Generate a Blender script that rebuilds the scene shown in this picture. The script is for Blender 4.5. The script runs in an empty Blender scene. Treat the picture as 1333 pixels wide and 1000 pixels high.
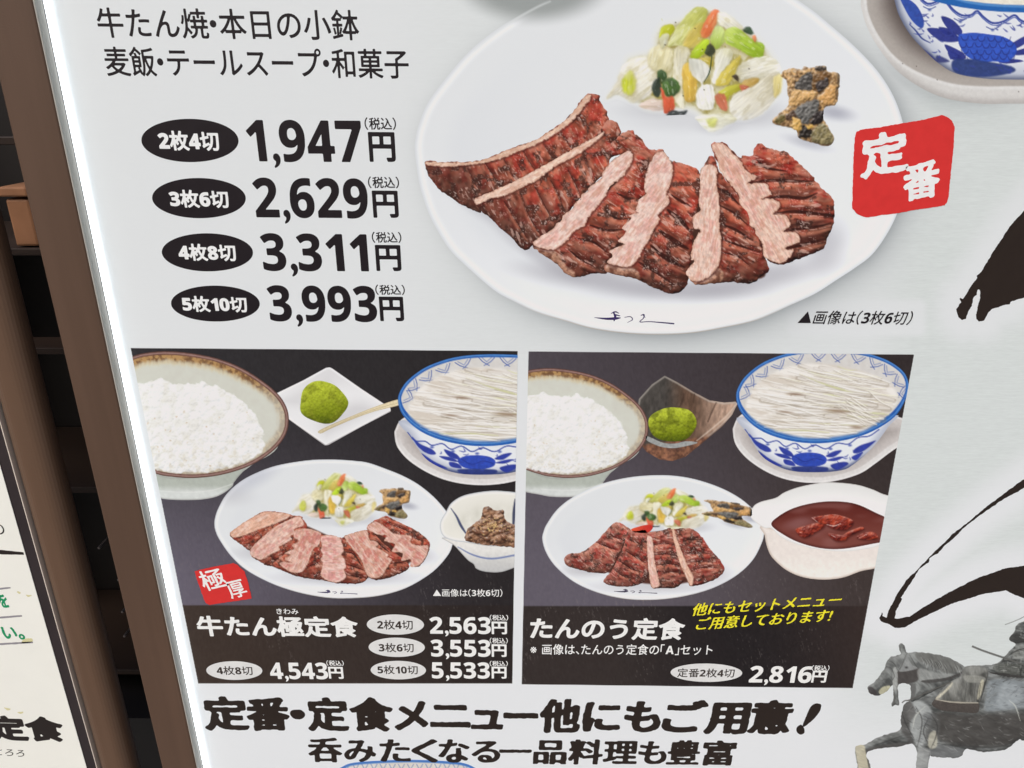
import bpy, math, random
import numpy as np

random.seed(7)
RNG = np.random.default_rng(11)
SCN = bpy.context.scene
COL = SCN.collection

# ------------------------------------------------------------------ camera
PITCH, YAW, ROLL = math.radians(21.689), math.radians(0.9256), math.radians(0.2215)
FOC = 980.0                       # focal length in pixels of a 1333 px wide frame
DIST = 0.68                       # camera to the sign's face, metres
CAMZ = 1.52
cx_, sx_ = math.cos(PITCH), math.sin(PITCH)
_R = np.array([[math.cos(ROLL), 0, math.sin(ROLL)], [0, 1, 0], [-math.sin(ROLL), 0, math.cos(ROLL)]])
_P = np.array([[1, 0, 0], [0, cx_, sx_], [0, -sx_, cx_]])
_Y = np.array([[math.cos(YAW), -math.sin(YAW), 0], [math.sin(YAW), math.cos(YAW), 0], [0, 0, 1]])
ROT = _R.T @ _P.T @ _Y.T         # row-vector convention: world = cam @ ROT
from mathutils import Matrix
cam_d = bpy.data.cameras.new('camera')
cam_d.sensor_width = 36.0
cam_d.lens = FOC / 1333.0 * 36.0
cam_d.clip_start, cam_d.clip_end = 0.01, 200.0
cam = bpy.data.objects.new('camera', cam_d)
COL.objects.link(cam)
_r, _f, _u = (np.array(v, float) @ ROT for v in ((1, 0, 0), (0, 1, 0), (0, 0, 1)))
cam.matrix_world = Matrix(((_r[0], _u[0], -_f[0], 0.0), (_r[1], _u[1], -_f[1], -DIST), (_r[2], _u[2], -_f[2], CAMZ), (0, 0, 0, 1)))
SCN.camera = cam

# ------------------------------------------------------------------ world, sun, exposure
wd = bpy.data.worlds.new('World')
SCN.world = wd
wd.use_nodes = True
nt = wd.node_tree
sky = nt.nodes.new('ShaderNodeTexSky')
sky.sky_type = 'NISHITA'
sky.sun_disc = False
SUN_EL, SUN_AZ = math.radians(48), math.radians(-150)
sky.sun_elevation = SUN_EL
sky.sun_rotation = math.radians(200)
sky.air_density, sky.dust_density, sky.ozone_density = 1.0, 4.0, 1.0
nt.links.new(sky.outputs[0], nt.nodes['Background'].inputs[0])
nt.nodes['Background'].inputs[1].default_value = 0.12
sun_d = bpy.data.lights.new('sun', 'SUN')
sun_d.energy, sun_d.angle, sun_d.color = 1.48, math.radians(30), (1.0, 0.98, 0.945)
sun = bpy.data.objects.new('sun', sun_d)
COL.objects.link(sun)
from mathutils import Vector
# light comes from behind and above the camera, a little to the left
_sd = Vector((0.28, 0.62, -0.74)).normalized()
sun.rotation_euler = _sd.to_track_quat('-Z', 'Y').to_euler()
sky.sun_elevation = math.asin(-_sd.z)
sky.sun_rotation = math.atan2(-_sd.x, -_sd.y)
SCN.view_settings.view_transform = 'Standard'
SCN.view_settings.look = 'None'
SCN.view_settings.gamma = 1.0
SCN.view_settings.use_curve_mapping = False
SCN.view_settings.exposure = 0.0

GAIN = 0.86      # what a white-painted face of albedo 1 shows in the picture, linear
SUNW = (1.02, 1.0, 0.985)   # tint of that light, measured on the face

# ------------------------------------------------------------------ small helpers
def lin(c):
    c = np.asarray(c, float) / 255.0
    return np.where(c <= 0.04045, c / 12.92, ((c + 0.055) / 1.055) ** 2.4)

def ink_rgb(c):
    """printed colour seen in the photograph -> ink reflectance"""
    c = np.asarray(c, float); c = c * .95 + c.mean(-1, keepdims=True) * .05
    return np.clip((lin(c) - 0.006) / (GAIN * np.array(SUNW)), 0.004, 0.9)

def P(px, py, y=0.0):
    """a point of the photograph carried back onto the sign's plane (or a plane y metres behind it)"""
    px = np.asarray(px, float); py = np.asarray(py, float)
    d = np.stack([(px - 666.5) / FOC, np.ones_like(px), -(py - 500.0) / FOC], -1) @ ROT
    t = (DIST + y) / d[..., 1]
    return d[..., 0] * t, CAMZ + d[..., 2] * t

def Q(x, z):
    """sign plane -> photograph"""
    v = np.stack([x, np.full_like(x, DIST), z - CAMZ], -1) @ ROT.T
    return 666.5 + FOC * v[..., 0] / v[..., 1], 500.0 - FOC * v[..., 2] / v[..., 1]

def tag(o, label=None, cat=None, group=None, kind=None):
    if label: o['label'] = label
    if cat: o['category'] = cat
    if group: o['group'] = group
    if kind: o['kind'] = kind
    return o

def empty(name, loc, label=None, cat=None):
    o = bpy.data.objects.new(name, None)
    COL.objects.link(o)
    o.location = loc
    o.empty_display_size = 0.05
    return tag(o, label, cat)

def link(name, me, m, parent=None, label=None):
    o = bpy.data.objects.new(name, me)
    COL.objects.link(o)
    if m and not me.materials: me.materials.append(m)
    if parent is not None:
        o.parent = parent
        w = Vector((0, 0, 0)); p = parent
        while p is not None:
            w += p.location; p = p.parent
        o.location = -w
    if label: o['label'] = label
    return o

def mat(name, rgb, rough=0.5, spec=0.5, metal=0.0, bump=None, var=None, emit=None):
    m = bpy.data.materials.new(name)
    m.use_nodes = True
    n, l = m.node_tree.nodes, m.node_tree.links
    b = n['Principled BSDF']
    b.inputs['Base Color'].default_value = (*rgb, 1)
    b.inputs['Roughness'].default_value = rough
    b.inputs['Specular IOR Level'].default_value = spec
    b.inputs['Metallic'].default_value = metal
    tc = n.new('ShaderNodeTexCoord')
    if var:                                   # (scale vector, amount) uneven tone
        mp = n.new('ShaderNodeMapping'); mp.inputs['Scale'].default_value = var[0]
        l.new(tc.outputs['Object'], mp.inputs[0])
        no = n.new('ShaderNodeTexNoise'); no.inputs['Scale'].default_value = 1; no.inputs['Detail'].default_value = 5
        l.new(mp.outputs[0], no.inputs[0])
        mr = n.new('ShaderNodeMapRange'); mr.inputs[1].default_value = .25; mr.inputs[2].default_value = .75
        mr.inputs[3].default_value = 1 - var[1]; mr.inputs[4].default_value = 1 + var[1]
        l.new(no.outputs[0], mr.inputs[0])
        mx = n.new('ShaderNodeVectorMath'); mx.operation = 'SCALE'; mx.inputs[0].default_value = rgb
        l.new(mr.outputs[0], mx.inputs['Scale']); l.new(mx.outputs[0], b.inputs['Base Color'])
        mr2 = n.new('ShaderNodeMapRange'); mr2.inputs[3].default_value = max(rough - .1, .02); mr2.inputs[4].default_value = rough + .12
        l.new(no.outputs[0], mr2.inputs[0]); l.new(mr2.outputs[0], b.inputs['Roughness'])
    if bump:
        no = n.new('ShaderNodeTexNoise'); no.inputs['Scale'].default_value = bump[0]; no.inputs['Detail'].default_value = 4
        l.new(tc.outputs['Object'], no.inputs[0])
        bp = n.new('ShaderNodeBump'); bp.inputs['Strength'].default_value = bump[1]; bp.inputs['Distance'].default_value = 0.001
        l.new(no.outputs[0], bp.inputs['Height']); l.new(bp.outputs[0], b.inputs['Normal'])
    if emit:
        b.inputs['Emission Color'].default_value = (*emit[0], 1); b.inputs['Emission Strength'].default_value = emit[1]
    return m

def box_mesh(name, x0, x1, y0, y1, z0, z1, bevel=0.0, seg=3, edges='all'):
    import bmesh
    bm = bmesh.new()
    v = [bm.verts.new(p) for p in ((x0, y0, z0), (x1, y0, z0), (x1, y1, z0), (x0, y1, z0), (x0, y0, z1), (x1, y0, z1), (x1, y1, z1), (x0, y1, z1))]
    for f in ((0, 1, 5, 4), (1, 2, 6, 5), (2, 3, 7, 6), (3, 0, 4, 7), (4, 5, 6, 7), (3, 2, 1, 0)):
        bm.faces.new([v[i] for i in f])
    if bevel:
        es = bm.edges if edges == 'all' else [e for e in bm.edges if abs(e.verts[0].co.z - e.verts[1].co.z) > 1e-4]
        bmesh.ops.bevel(bm, geom=list(es), offset=bevel, segments=seg, affect='EDGES', profile=0.5)
    me = bpy.data.meshes.new(name)
    bm.to_mesh(me); bm.free()
    for p in me.polygons: p.use_smooth = bool(bevel) and False
    return me

# ------------------------------------------------------------------ ink materials
def ink_material(name, rough=0.34, grain=False):
    m = bpy.data.materials.new(name)
    m.use_nodes = True
    n, l = m.node_tree.nodes, m.node_tree.links
    b = n['Principled BSDF']
    b.inputs['Roughness'].default_value = rough
    b.inputs['Specular IOR Level'].default_value = 0.28
    at = n.new('ShaderNodeAttribute'); at.attribute_name = 'ink'
    tc = n.new('ShaderNodeTexCoord')
    out = at.outputs['Color']
    if grain:                                  # the printed straw-paper grain: long faint horizontal fibres
        facs = []
        for sc, amt, det in (((30, 1, 300), 0.022, 3), ((110, 1, 720), 0.030, 2)):
            mp = n.new('ShaderNodeMapping'); mp.inputs['Scale'].default_value = sc
            l.new(tc.outputs['Object'], mp.inputs[0])
            no = n.new('ShaderNodeTexNoise'); no.inputs['Scale'].default_value = 1; no.inputs['Detail'].default_value = det
            l.new(mp.outputs[0], no.inputs[0])
            mr = n.new('ShaderNodeMapRange'); mr.inputs[1].default_value = .3; mr.inputs[2].default_value = .7
            mr.inputs[3].default_value = -amt; mr.inputs[4].default_value = amt
            l.new(no.outputs[0], mr.inputs[0]); facs.append(mr.outputs[0])
        ad = n.new('ShaderNodeMath'); ad.operation = 'ADD'; l.new(facs[0], ad.inputs[0]); l.new(facs[1], ad.inputs[1])
        mu = n.new('ShaderNodeMath'); mu.operation = 'MULTIPLY_ADD'; mu.inputs[2].default_value = 1.0
        l.new(ad.outputs[0], mu.inputs[0]); l.new(at.outputs['Alpha'], mu.inputs[1])
        sc_ = n.new('ShaderNodeVectorMath'); sc_.operation = 'SCALE'
        l.new(out, sc_.inputs[0]); l.new(mu.outputs[0], sc_.inputs['Scale'])
        out = sc_.outputs[0]
    l.new(out, b.inputs['Base Color'])
    # very slight waviness of the film, breaks up the gloss
    no = n.new('ShaderNodeTexNoise'); no.inputs['Scale'].default_value = 60; no.inputs['Detail'].default_value = 3
    l.new(tc.outputs['Object'], no.inputs[0])
    bp = n.new('ShaderNodeBump'); bp.inputs['Strength'].default_value = 0.05; bp.inputs['Distance'].default_value = 0.001
    l.new(no.outputs[0], bp.inputs['Height']); l.new(bp.outputs[0], b.inputs['Normal'])
    return m

M_INK = ink_material('printed_ink')
M_FACE = ink_material('printed_sign_face', grain=True)
def solid_ink(name, c, rough=0.34):
    return mat(name, tuple(ink_rgb(c)), rough, 0.28, var=((90, 90, 90), 0.06))
M_BLACK = solid_ink('black_ink', (36, 31, 34))
M_BRUSH = solid_ink('brush_ink', (46, 38, 34))
M_WHITE = solid_ink('white_ink', (226, 226, 224))
M_YELLOW = solid_ink('yellow_ink', (236, 222, 46))
M_OFFW = solid_ink('pale_badge_ink', (214, 213, 210))
M_DARKTXT = solid_ink('dark_grey_ink', (58, 50, 46))
# ------------------------------------------------------------------ the printing press: colour fields in photograph pixels
W, H, PAD = 1333, 1000, 230
CAN = np.zeros((H + 2 * PAD, W + 2 * PAD, 3), np.float32)
GRN = np.zeros((H + 2 * PAD, W + 2 * PAD), np.float32)

def arr(p): return np.asarray(p, np.float32)

def curve(pts, n=5, closed=True):
    p = arr(pts)
    if closed:
        a, b, c, d = np.roll(p, 1, 0), p, np.roll(p, -1, 0), np.roll(p, -2, 0)
    else:
        e = np.concatenate([2 * p[:1] - p[1:2], p, 2 * p[-1:] - p[-2:-1]])
        a, b, c, d = e[:-3], e[1:-2], e[2:-1], e[3:]
    out = []
    for t in np.linspace(0, 1, n, endpoint=False):
        out.append(.5 * ((2 * b) + (c - a) * t + (2 * a - 5 * b + 4 * c - d) * t * t + (3 * b - a - 3 * c + d) * t ** 3))
    o = np.stack(out, 1).reshape(-1, p.shape[1])
    return o if closed else np.concatenate([o, p[-1:]])

def crop(x0, y0, x1, y1, m=4):
    x0 = int(max(math.floor(x0 - m), -PAD)); x1 = int(min(math.ceil(x1 + m), W + PAD - 1))
    y0 = int(max(math.floor(y0 - m), -PAD)); y1 = int(min(math.ceil(y1 + m), H + PAD - 1))
    X, Y = np.meshgrid(np.arange(x0, x1 + 1, dtype=np.float32), np.arange(y0, y1 + 1, dtype=np.float32))
    return X, Y, (slice(y0 + PAD, y1 + 1 + PAD), slice(x0 + PAD, x1 + 1 + PAD))

def sdist(pts, X, Y):
    """signed distance to a closed outline, negative inside"""
    p = arr(pts); q = np.roll(p, -1, 0)
    d2 = np.full(X.shape, 1e9, np.float32)
    ins = np.zeros(X.shape, bool)
    for (ax, ay), (bx, by) in zip(p, q):
        ex, ey = bx - ax, by - ay
        L = ex * ex + ey * ey
        if L < 1e-9: continue
        dx, dy = X - ax, Y - ay
        t = np.clip((dx * ex + dy * ey) / L, 0, 1)
        dx -= t * ex; dy -= t * ey
        np.minimum(d2, dx * dx + dy * dy, out=d2)
        c = (Y >= ay) != (Y >= by)
        if c.any() and abs(ey) > 1e-9:
            ins ^= c & (X < ax + (Y - ay) * (ex / ey))
    d = np.sqrt(d2)
    return np.where(ins, -d, d)

def _hash(ix, iy, seed):
    h = (ix.astype(np.int64) * 374761393 + iy.astype(np.int64) * 668265263 + seed * 974634777) & 0xffffffff
    h = ((h ^ (h >> 13)) * 1274126177) & 0xffffffff
    h = ((h ^ (h >> 16)) * 2246822519) & 0xffffffff
    return ((h ^ (h >> 15)) & 0xffff).astype(np.float32) / 65535.0

def vnoise(X, Y, seed):
    ix, iy = np.floor(X), np.floor(Y)
    fx, fy = X - ix, Y - iy
    fx = fx * fx * (3 - 2 * fx); fy = fy * fy * (3 - 2 * fy)
    a, b = _hash(ix, iy, seed), _hash(ix + 1, iy, seed)
    c, d = _hash(ix, iy + 1, seed), _hash(ix + 1, iy + 1, seed)
    return (a * (1 - fx) + b * fx) * (1 - fy) + (c * (1 - fx) + d * fx) * fy

def fbm(X, Y, s, seed=0, o=3, ang=0.0, st=1.0):
    """s: grain size in px; st: stretch along ang (degrees)"""
    c, sn = math.cos(math.radians(ang)), math.sin(math.radians(ang))
    u, v = (X * c + Y * sn) / (s * st), (-X * sn + Y * c) / s
    r, a, tot = 0, 1.0, 0
    for k in range(o):
        r = r + a * vnoise(u * 2 ** k, v * 2 ** k, seed + 17 * k); tot += a; a *= .55
    return r / tot

def mix(a, b, t):
    t = np.clip(t, 0, 1)[..., None]
    return arr(a) * (1 - t) + arr(b) * t

def st(x, a, b):
    t = np.clip((x - a) / (b - a), 0, 1)
    return t * t * (3 - 2 * t)

def put(sl, col, al):
    al = np.clip(al, 0, 1)[..., None]
    CAN[sl] = CAN[sl] * (1 - al) + arr(col) * al

def warped(X, Y, warp):
    if not warp: return X, Y
    a, s, seed = warp
    return X + a * 2 * (fbm(X, Y, s, seed, 2) - .5), Y + a * 2 * (fbm(X, Y, s, seed + 50, 2) - .5)

LIGHT = (-.45, -.89)
def relief(X, Y, sd, w, amp, bs=0.0, bamp=0.0, seed=0, ang=0, stv=1.0, o=3):
    """how bright the photographed food was: rounded at its rim (w px) and bumpy (grain bs)"""
    gy, gx_ = np.gradient(sd)
    e = np.exp(np.clip(sd, -60, 0) / w)
    f = amp * (gx_ * LIGHT[0] + gy * LIGHT[1]) * e
    if bamp:
        n = fbm(X, Y, bs, seed, o, ang, stv)
        ny, nx = np.gradient(n)
        f = f - bamp * bs * (nx * LIGHT[0] + ny * LIGHT[1])
    return f

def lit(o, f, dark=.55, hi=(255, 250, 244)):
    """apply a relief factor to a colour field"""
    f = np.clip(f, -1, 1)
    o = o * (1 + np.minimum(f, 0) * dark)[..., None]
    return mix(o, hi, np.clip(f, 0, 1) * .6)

def fill(pts, col, soft=1.0, a=1.0, sm=True, clip=None, warp=None):
    p = curve(pts) if sm else arr(pts)
    X, Y, sl = crop(*p.min(0), *p.max(0), 4 + soft)
    if X.size == 0: return
    sd = sdist(p, *warped(X, Y, warp))
    al = a * (1 - st(sd, -soft / 2, soft / 2))
    if clip is not None: al = al * (sdist(clip, X, Y) < .5)
    put(sl, col(X, Y, sd) if callable(col) else arr(col), al)

def stroke(pts, w, col, soft=1.0, a=1.0, sm=True, clip=None):
    p = arr(pts); w = np.atleast_1d(arr(w)); w = np.interp(np.linspace(0, 1, len(p)), np.linspace(0, 1, len(w)), w).astype(np.float32) if len(w) > 1 else np.full(len(p), w[0], np.float32)
    q = np.concatenate([p, w[:, None]], 1)
    if sm and len(p) > 2: q = curve(q, 5, False)
    X, Y, sl = crop(*q[:, :2].min(0), *q[:, :2].max(0), w.max() / 2 + 3 + soft)
    if X.size == 0: return
    best = np.full(X.shape, 1e9, np.float32)
    for (ax, ay, aw), (bx, by, bw) in zip(q[:-1], q[1:]):
        ex, ey = bx - ax, by - ay
        L = max(ex * ex + ey * ey, 1e-9)
        t = np.clip(((X - ax) * ex + (Y - ay) * ey) / L, 0, 1)
        d = np.hypot(X - ax - t * ex, Y - ay - t * ey) - (aw + (bw - aw) * t) / 2
        np.minimum(best, d, out=best)
    al = a * (1 - st(best, -soft / 2, soft / 2))
    if clip is not None: al = al * (sdist(clip, X, Y) < .5)
    put(sl, col(X, Y, best) if callable(col) else arr(col), al)

def blob(x, y, rx, ry, col, a=1.0, ang=0, hard=0.0, clip=None):
    m = max(rx, ry) * 1.6
    X, Y, sl = crop(x - m, y - m, x + m, y + m, 0)
    if X.size == 0: return
    c, s = math.cos(math.radians(ang)), math.sin(math.radians(ang))
    u, v = ((X - x) * c + (Y - y) * s) / rx, (-(X - x) * s + (Y - y) * c) / ry
    r = np.sqrt(u * u + v * v)
    al = a * (1 - st(r, hard, 1.5 - .5 * hard))
    if clip is not None: al = al * (sdist(clip, X, Y) < .5)
    put(sl, col, al)

def zm(ox, oy, s):
    return lambda pts: [(ox + x / s, oy + y / s) for x, y in pts]

def ell(cx, cy, rx, ry, ang=0, n=40):
    c, s = math.cos(math.radians(ang)), math.sin(math.radians(ang))
    return [(cx + rx * math.cos(t) * c - ry * math.sin(t) * s, cy + rx * math.cos(t) * s + ry * math.sin(t) * c) for t in np.linspace(0, 2 * math.pi, n, endpoint=False)]

def flat(c, n=0.04, s=3, seed=1, edge=None, ew=3.0, light=None, ldir=(0, -1), lsize=20):
    """plain colour with a little uneven tone, an edge tone and a light side"""
    def f(X, Y, sd):
        k = 1 + n * 2 * (fbm(X, Y, s, seed) - .5)
        o = arr(c) * k[..., None]
        if edge is not None: o = mix(o, edge, st(sd, -ew, 0) * .8)
        return np.clip(o, 0, 255)
    return f

def grad(c0, c1, p0, p1, n=0.03, s=3, seed=2, edge=None, ew=3.0):
    def f(X, Y, sd):
        ex, ey = p1[0] - p0[0], p1[1] - p0[1]
        t = ((X - p0[0]) * ex + (Y - p0[1]) * ey) / (ex * ex + ey * ey)
        o = mix(c0, c1, st(t, 0, 1)) * (1 + n * 2 * (fbm(X, Y, s, seed) - .5))[..., None]
        if edge is not None: o = mix(o, edge, st(sd, -ew, 0) * .8)
        return np.clip(o, 0, 255)
    return f

# ------------------------------------------------------------------ field -> flat mesh (marching squares)
def field_mesh(name, F, XY, y, colors=None):
    """F<0 inside.  XY(i, j) -> world x, z for arrays of column/row coordinates."""
    h, w = F.shape
    F = np.where(np.abs(F) < 1e-5, -1e-5, F)
    ins = F < 0
    q = ins[:-1, :-1].astype(np.int8) + ins[:-1, 1:] + ins[1:, 1:] + ins[1:, :-1]
    full = np.argwhere(q == 4)
    part = np.argwhere((q > 0) & (q < 4))
    vid = -np.ones((h, w), np.int64)
    use = np.zeros((h, w), bool)
    for dy in (0, 1):
        for dx in (0, 1):
            if len(full): use[full[:, 0] + dy, full[:, 1] + dx] = True
            if len(part):
                m = ins[part[:, 0] + dy, part[:, 1] + dx]
                use[part[m, 0] + dy, part[m, 1] + dx] = True
    jj, ii = np.nonzero(use)
    vid[jj, ii] = np.arange(len(jj))
    vi, vj = list(ii.astype(float)), list(jj.astype(float))
    base = len(vi)
    loops, counts = [], []
    if len(full):
        a = vid[full[:, 0], full[:, 1]]; b = vid[full[:, 0], full[:, 1] + 1]
        c = vid[full[:, 0] + 1, full[:, 1] + 1]; d = vid[full[:, 0] + 1, full[:, 1]]
        loops.append(np.stack([a, d, c, b], 1).ravel()); counts.append(np.full(len(full), 4))
    ei, ej, pl, pc = [], [], [], []
    emap = {}
    def cut(j0, i0, j1, i1):
        k = (min(j0, j1), min(i0, i1), j0 != j1)
        if k not in emap:
            f0, f1 = F[j0, i0], F[j1, i1]
            t = float(np.clip(f0 / (f0 - f1), .02, .98))
            emap[k] = base + len(ei)
            ei.append(i0 + (i1 - i0) * t); ej.append(j0 + (j1 - j0) * t)
        return emap[k]
    for j, i in part:
        c4 = ((j, i), (j + 1, i), (j + 1, i + 1), (j, i + 1))
        poly = []
        for k in range(4):
            a, b = c4[k], c4[(k + 1) % 4]
            if ins[a]: poly.append(vid[a])
            if ins[a] != ins[b]: poly.append(cut(*a, *b))
        if len(poly) >= 3:
            pl.extend(poly); pc.append(len(poly))
    if pc:
        loops.append(np.array(pl)); counts.append(np.array(pc))
    if not counts: return None
    vi = np.array(vi + ei); vj = np.array(vj + ej)
    x, z = XY(vi, vj)
    me = bpy.data.meshes.new(name)
    n = len(vi)
    me.vertices.add(n)
    co = np.stack([x, np.full(n, y), z], 1).astype(np.float32)
    me.vertices.foreach_set('co', co.ravel())
    lp = np.concatenate(loops).astype(np.int32); ct = np.concatenate(counts)
    me.loops.add(len(lp)); me.loops.foreach_set('vertex_index', lp)
    me.polygons.add(len(ct))
    me.polygons.foreach_set('loop_start', np.concatenate([[0], np.cumsum(ct)[:-1]]).astype(np.int32))
    me.update(calc_edges=True)
    if colors is not None:
        rgba = colors(vi, vj)
        at = me.color_attributes.new('ink', 'FLOAT_COLOR', 'POINT')
        at.data.foreach_set('color', rgba.astype(np.float32).ravel())
    return me

LAYER = 0.00003
def layer_y(k): return -LAYER * k

def sample(A, x, y):
    x = np.clip(x + PAD, 0, A.shape[1] - 1.001); y = np.clip(y + PAD, 0, A.shape[0] - 1.001)
    i, j = x.astype(int), y.astype(int); fx, fy = x - i, y - j
    if A.ndim == 3: fx, fy = fx[:, None], fy[:, None]
    return (A[j, i] * (1 - fx) + A[j, i + 1] * fx) * (1 - fy) + (A[j + 1, i] * (1 - fx) + A[j + 1, i + 1] * fx) * fy

def printed(name, pts, lay, parent, clip=None, sm=True, grow=0.0, label=None, step=1.0, m=None, also=(), warp=None):
    """cut what has just been printed inside the outline out as a flat piece of the sign"""
    p = curve(pts) if sm else arr(pts)
    al = [curve(q) for q in also if q]
    pa = np.concatenate([p] + al)
    x0, y0 = np.floor(pa.min(0)) - 3 - grow; x1, y1 = np.ceil(pa.max(0)) + 3 + grow
    x0, y0 = max(x0, -PAD), max(y0, -PAD); x1, y1 = min(x1, W + PAD - 1), min(y1, H + PAD - 1)
    X, Y = np.meshgrid(np.arange(x0, x1 + 1e-6, step, dtype=np.float32), np.arange(y0, y1 + 1e-6, step, dtype=np.float32))
    WX, WY = warped(X, Y, warp)
    F = sdist(p, WX, WY) - grow
    for q in al: F = np.minimum(F, sdist(q, WX, WY) - grow)
    F[0, :] = F[-1, :] = 1; F[:, 0] = F[:, -1] = 1
    if clip is not None: F = np.maximum(F, sdist(clip, X, Y))
    def col(i, j):
        c = ink_rgb(sample(CAN, x0 + i * step, y0 + j * step))
        return np.concatenate([c, np.zeros((len(c), 1))], 1)
    me = field_mesh(name, F, lambda i, j: P(x0 + i * step, y0 + j * step), layer_y(lay), col)
    if me is None: return None
    return link(name, me, m or M_INK, parent, label)

def outline(name, pts, lay, parent, m, sm=False, label=None, rough=0.0, rs=4.0, seed=3, step=1.0, clip=None):
    """a flat shape in one ink, its edge optionally ragged"""
    p = curve(pts) if sm else arr(pts)
    x0, y0 = np.floor(p.min(0)) - 3; x1, y1 = np.ceil(p.max(0)) + 3
    X, Y = np.meshgrid(np.arange(x0, x1 + 1e-6, step, dtype=np.float32), np.arange(y0, y1 + 1e-6, step, dtype=np.float32))
    F = sdist(p, X, Y)
    if rough: F = F + rough * (fbm(X, Y, rs, seed) - .5) * 2
    if clip is not None: F = np.maximum(F, sdist(clip, X, Y))
    me = field_mesh(name, F, lambda i, j: P(x0 + i * step, y0 + j * step), layer_y(lay))
    return link(name, me, m, parent, label)

# ------------------------------------------------------------------ lettering
_GC = {}
def glyph(ch):
    if ch in _GC: return _GC[ch]
    c = bpy.data.curves.new('glyph', 'FONT'); c.body = ch; c.size = 1
    o = bpy.data.objects.new('glyph', c); COL.objects.link(o)
    bpy.context.view_layer.update()
    dg = bpy.context.evaluated_depsgraph_get()
    cu = o.evaluated_get(dg).to_curve(dg)
    cont = []
    for sp in cu.splines:
        bp = sp.bezier_points; n = len(bp); pts = []
        for k in range(n):
            a, b = bp[k], bp[(k + 1) % n]
            p0, p1, p2, p3 = (np.array(v[:2]) for v in (a.co, a.handle_right, b.handle_left, b.co))
            ch_ = p3 - p0
            bend = max(abs(np.cross(ch_, p1 - p0)), abs(np.cross(ch_, p2 - p0))) / (np.hypot(*ch_) + 1e-9)
            for t in (np.linspace(0, 1, 6, endpoint=False) if bend > .004 else (0.0,)):
                pts.append(p0 * (1 - t) ** 3 + 3 * p1 * t * (1 - t) ** 2 + 3 * p2 * t * t * (1 - t) + p3 * t ** 3)
        cont.append(np.array(pts))
    bpy.data.objects.remove(o); bpy.data.curves.remove(c)
    _GC[ch] = cont
    return cont

def glyph_field(ch, X, Y):
    d2 = np.full(X.shape, 1e9); wn = np.zeros(X.shape, int)
    for p in glyph(ch):
        q = np.roll(p, -1, 0)
        for (ax, ay), (bx, by) in zip(p, q):
            ex, ey = bx - ax, by - ay; L = ex * ex + ey * ey
            if L < 1e-12: continue
            dx, dy = X - ax, Y - ay
            t = np.clip((dx * ex + dy * ey) / L, 0, 1)
            d2 = np.minimum(d2, (dx - t * ex) ** 2 + (dy - t * ey) ** 2)
            if abs(ey) > 1e-12:
                xi = ax + (Y - ay) * (ex / ey)
                wn += ((ay <= Y) & (by > Y) & (X < xi)).astype(int)
                wn -= ((by <= Y) & (ay > Y) & (X < xi)).astype(int)
    d = np.sqrt(d2)
    return np.where(wn != 0, -d, d)

SANS = {**{str(k): chr(0x1D7EC + k) for k in range(10)}, 'A': chr(0x1D5D4)}
def ink_span(ch):
    g = glyph(ch)
    a = np.concatenate(g)
    return a[:, 0].min(), a[:, 0].max(), a[:, 1].min(), a[:, 1].max()

def blur(F, r):
    if r < .3: return F
    k = np.exp(-.5 * (np.arange(-int(3 * r) - 1, int(3 * r) + 2) / r) ** 2); k /= k.sum()
    for ax in (0, 1):
        F = np.apply_along_axis(lambda v: np.convolve(np.pad(v, len(k) // 2, 'edge'), k, 'valid'), ax, F)
    return F

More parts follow.
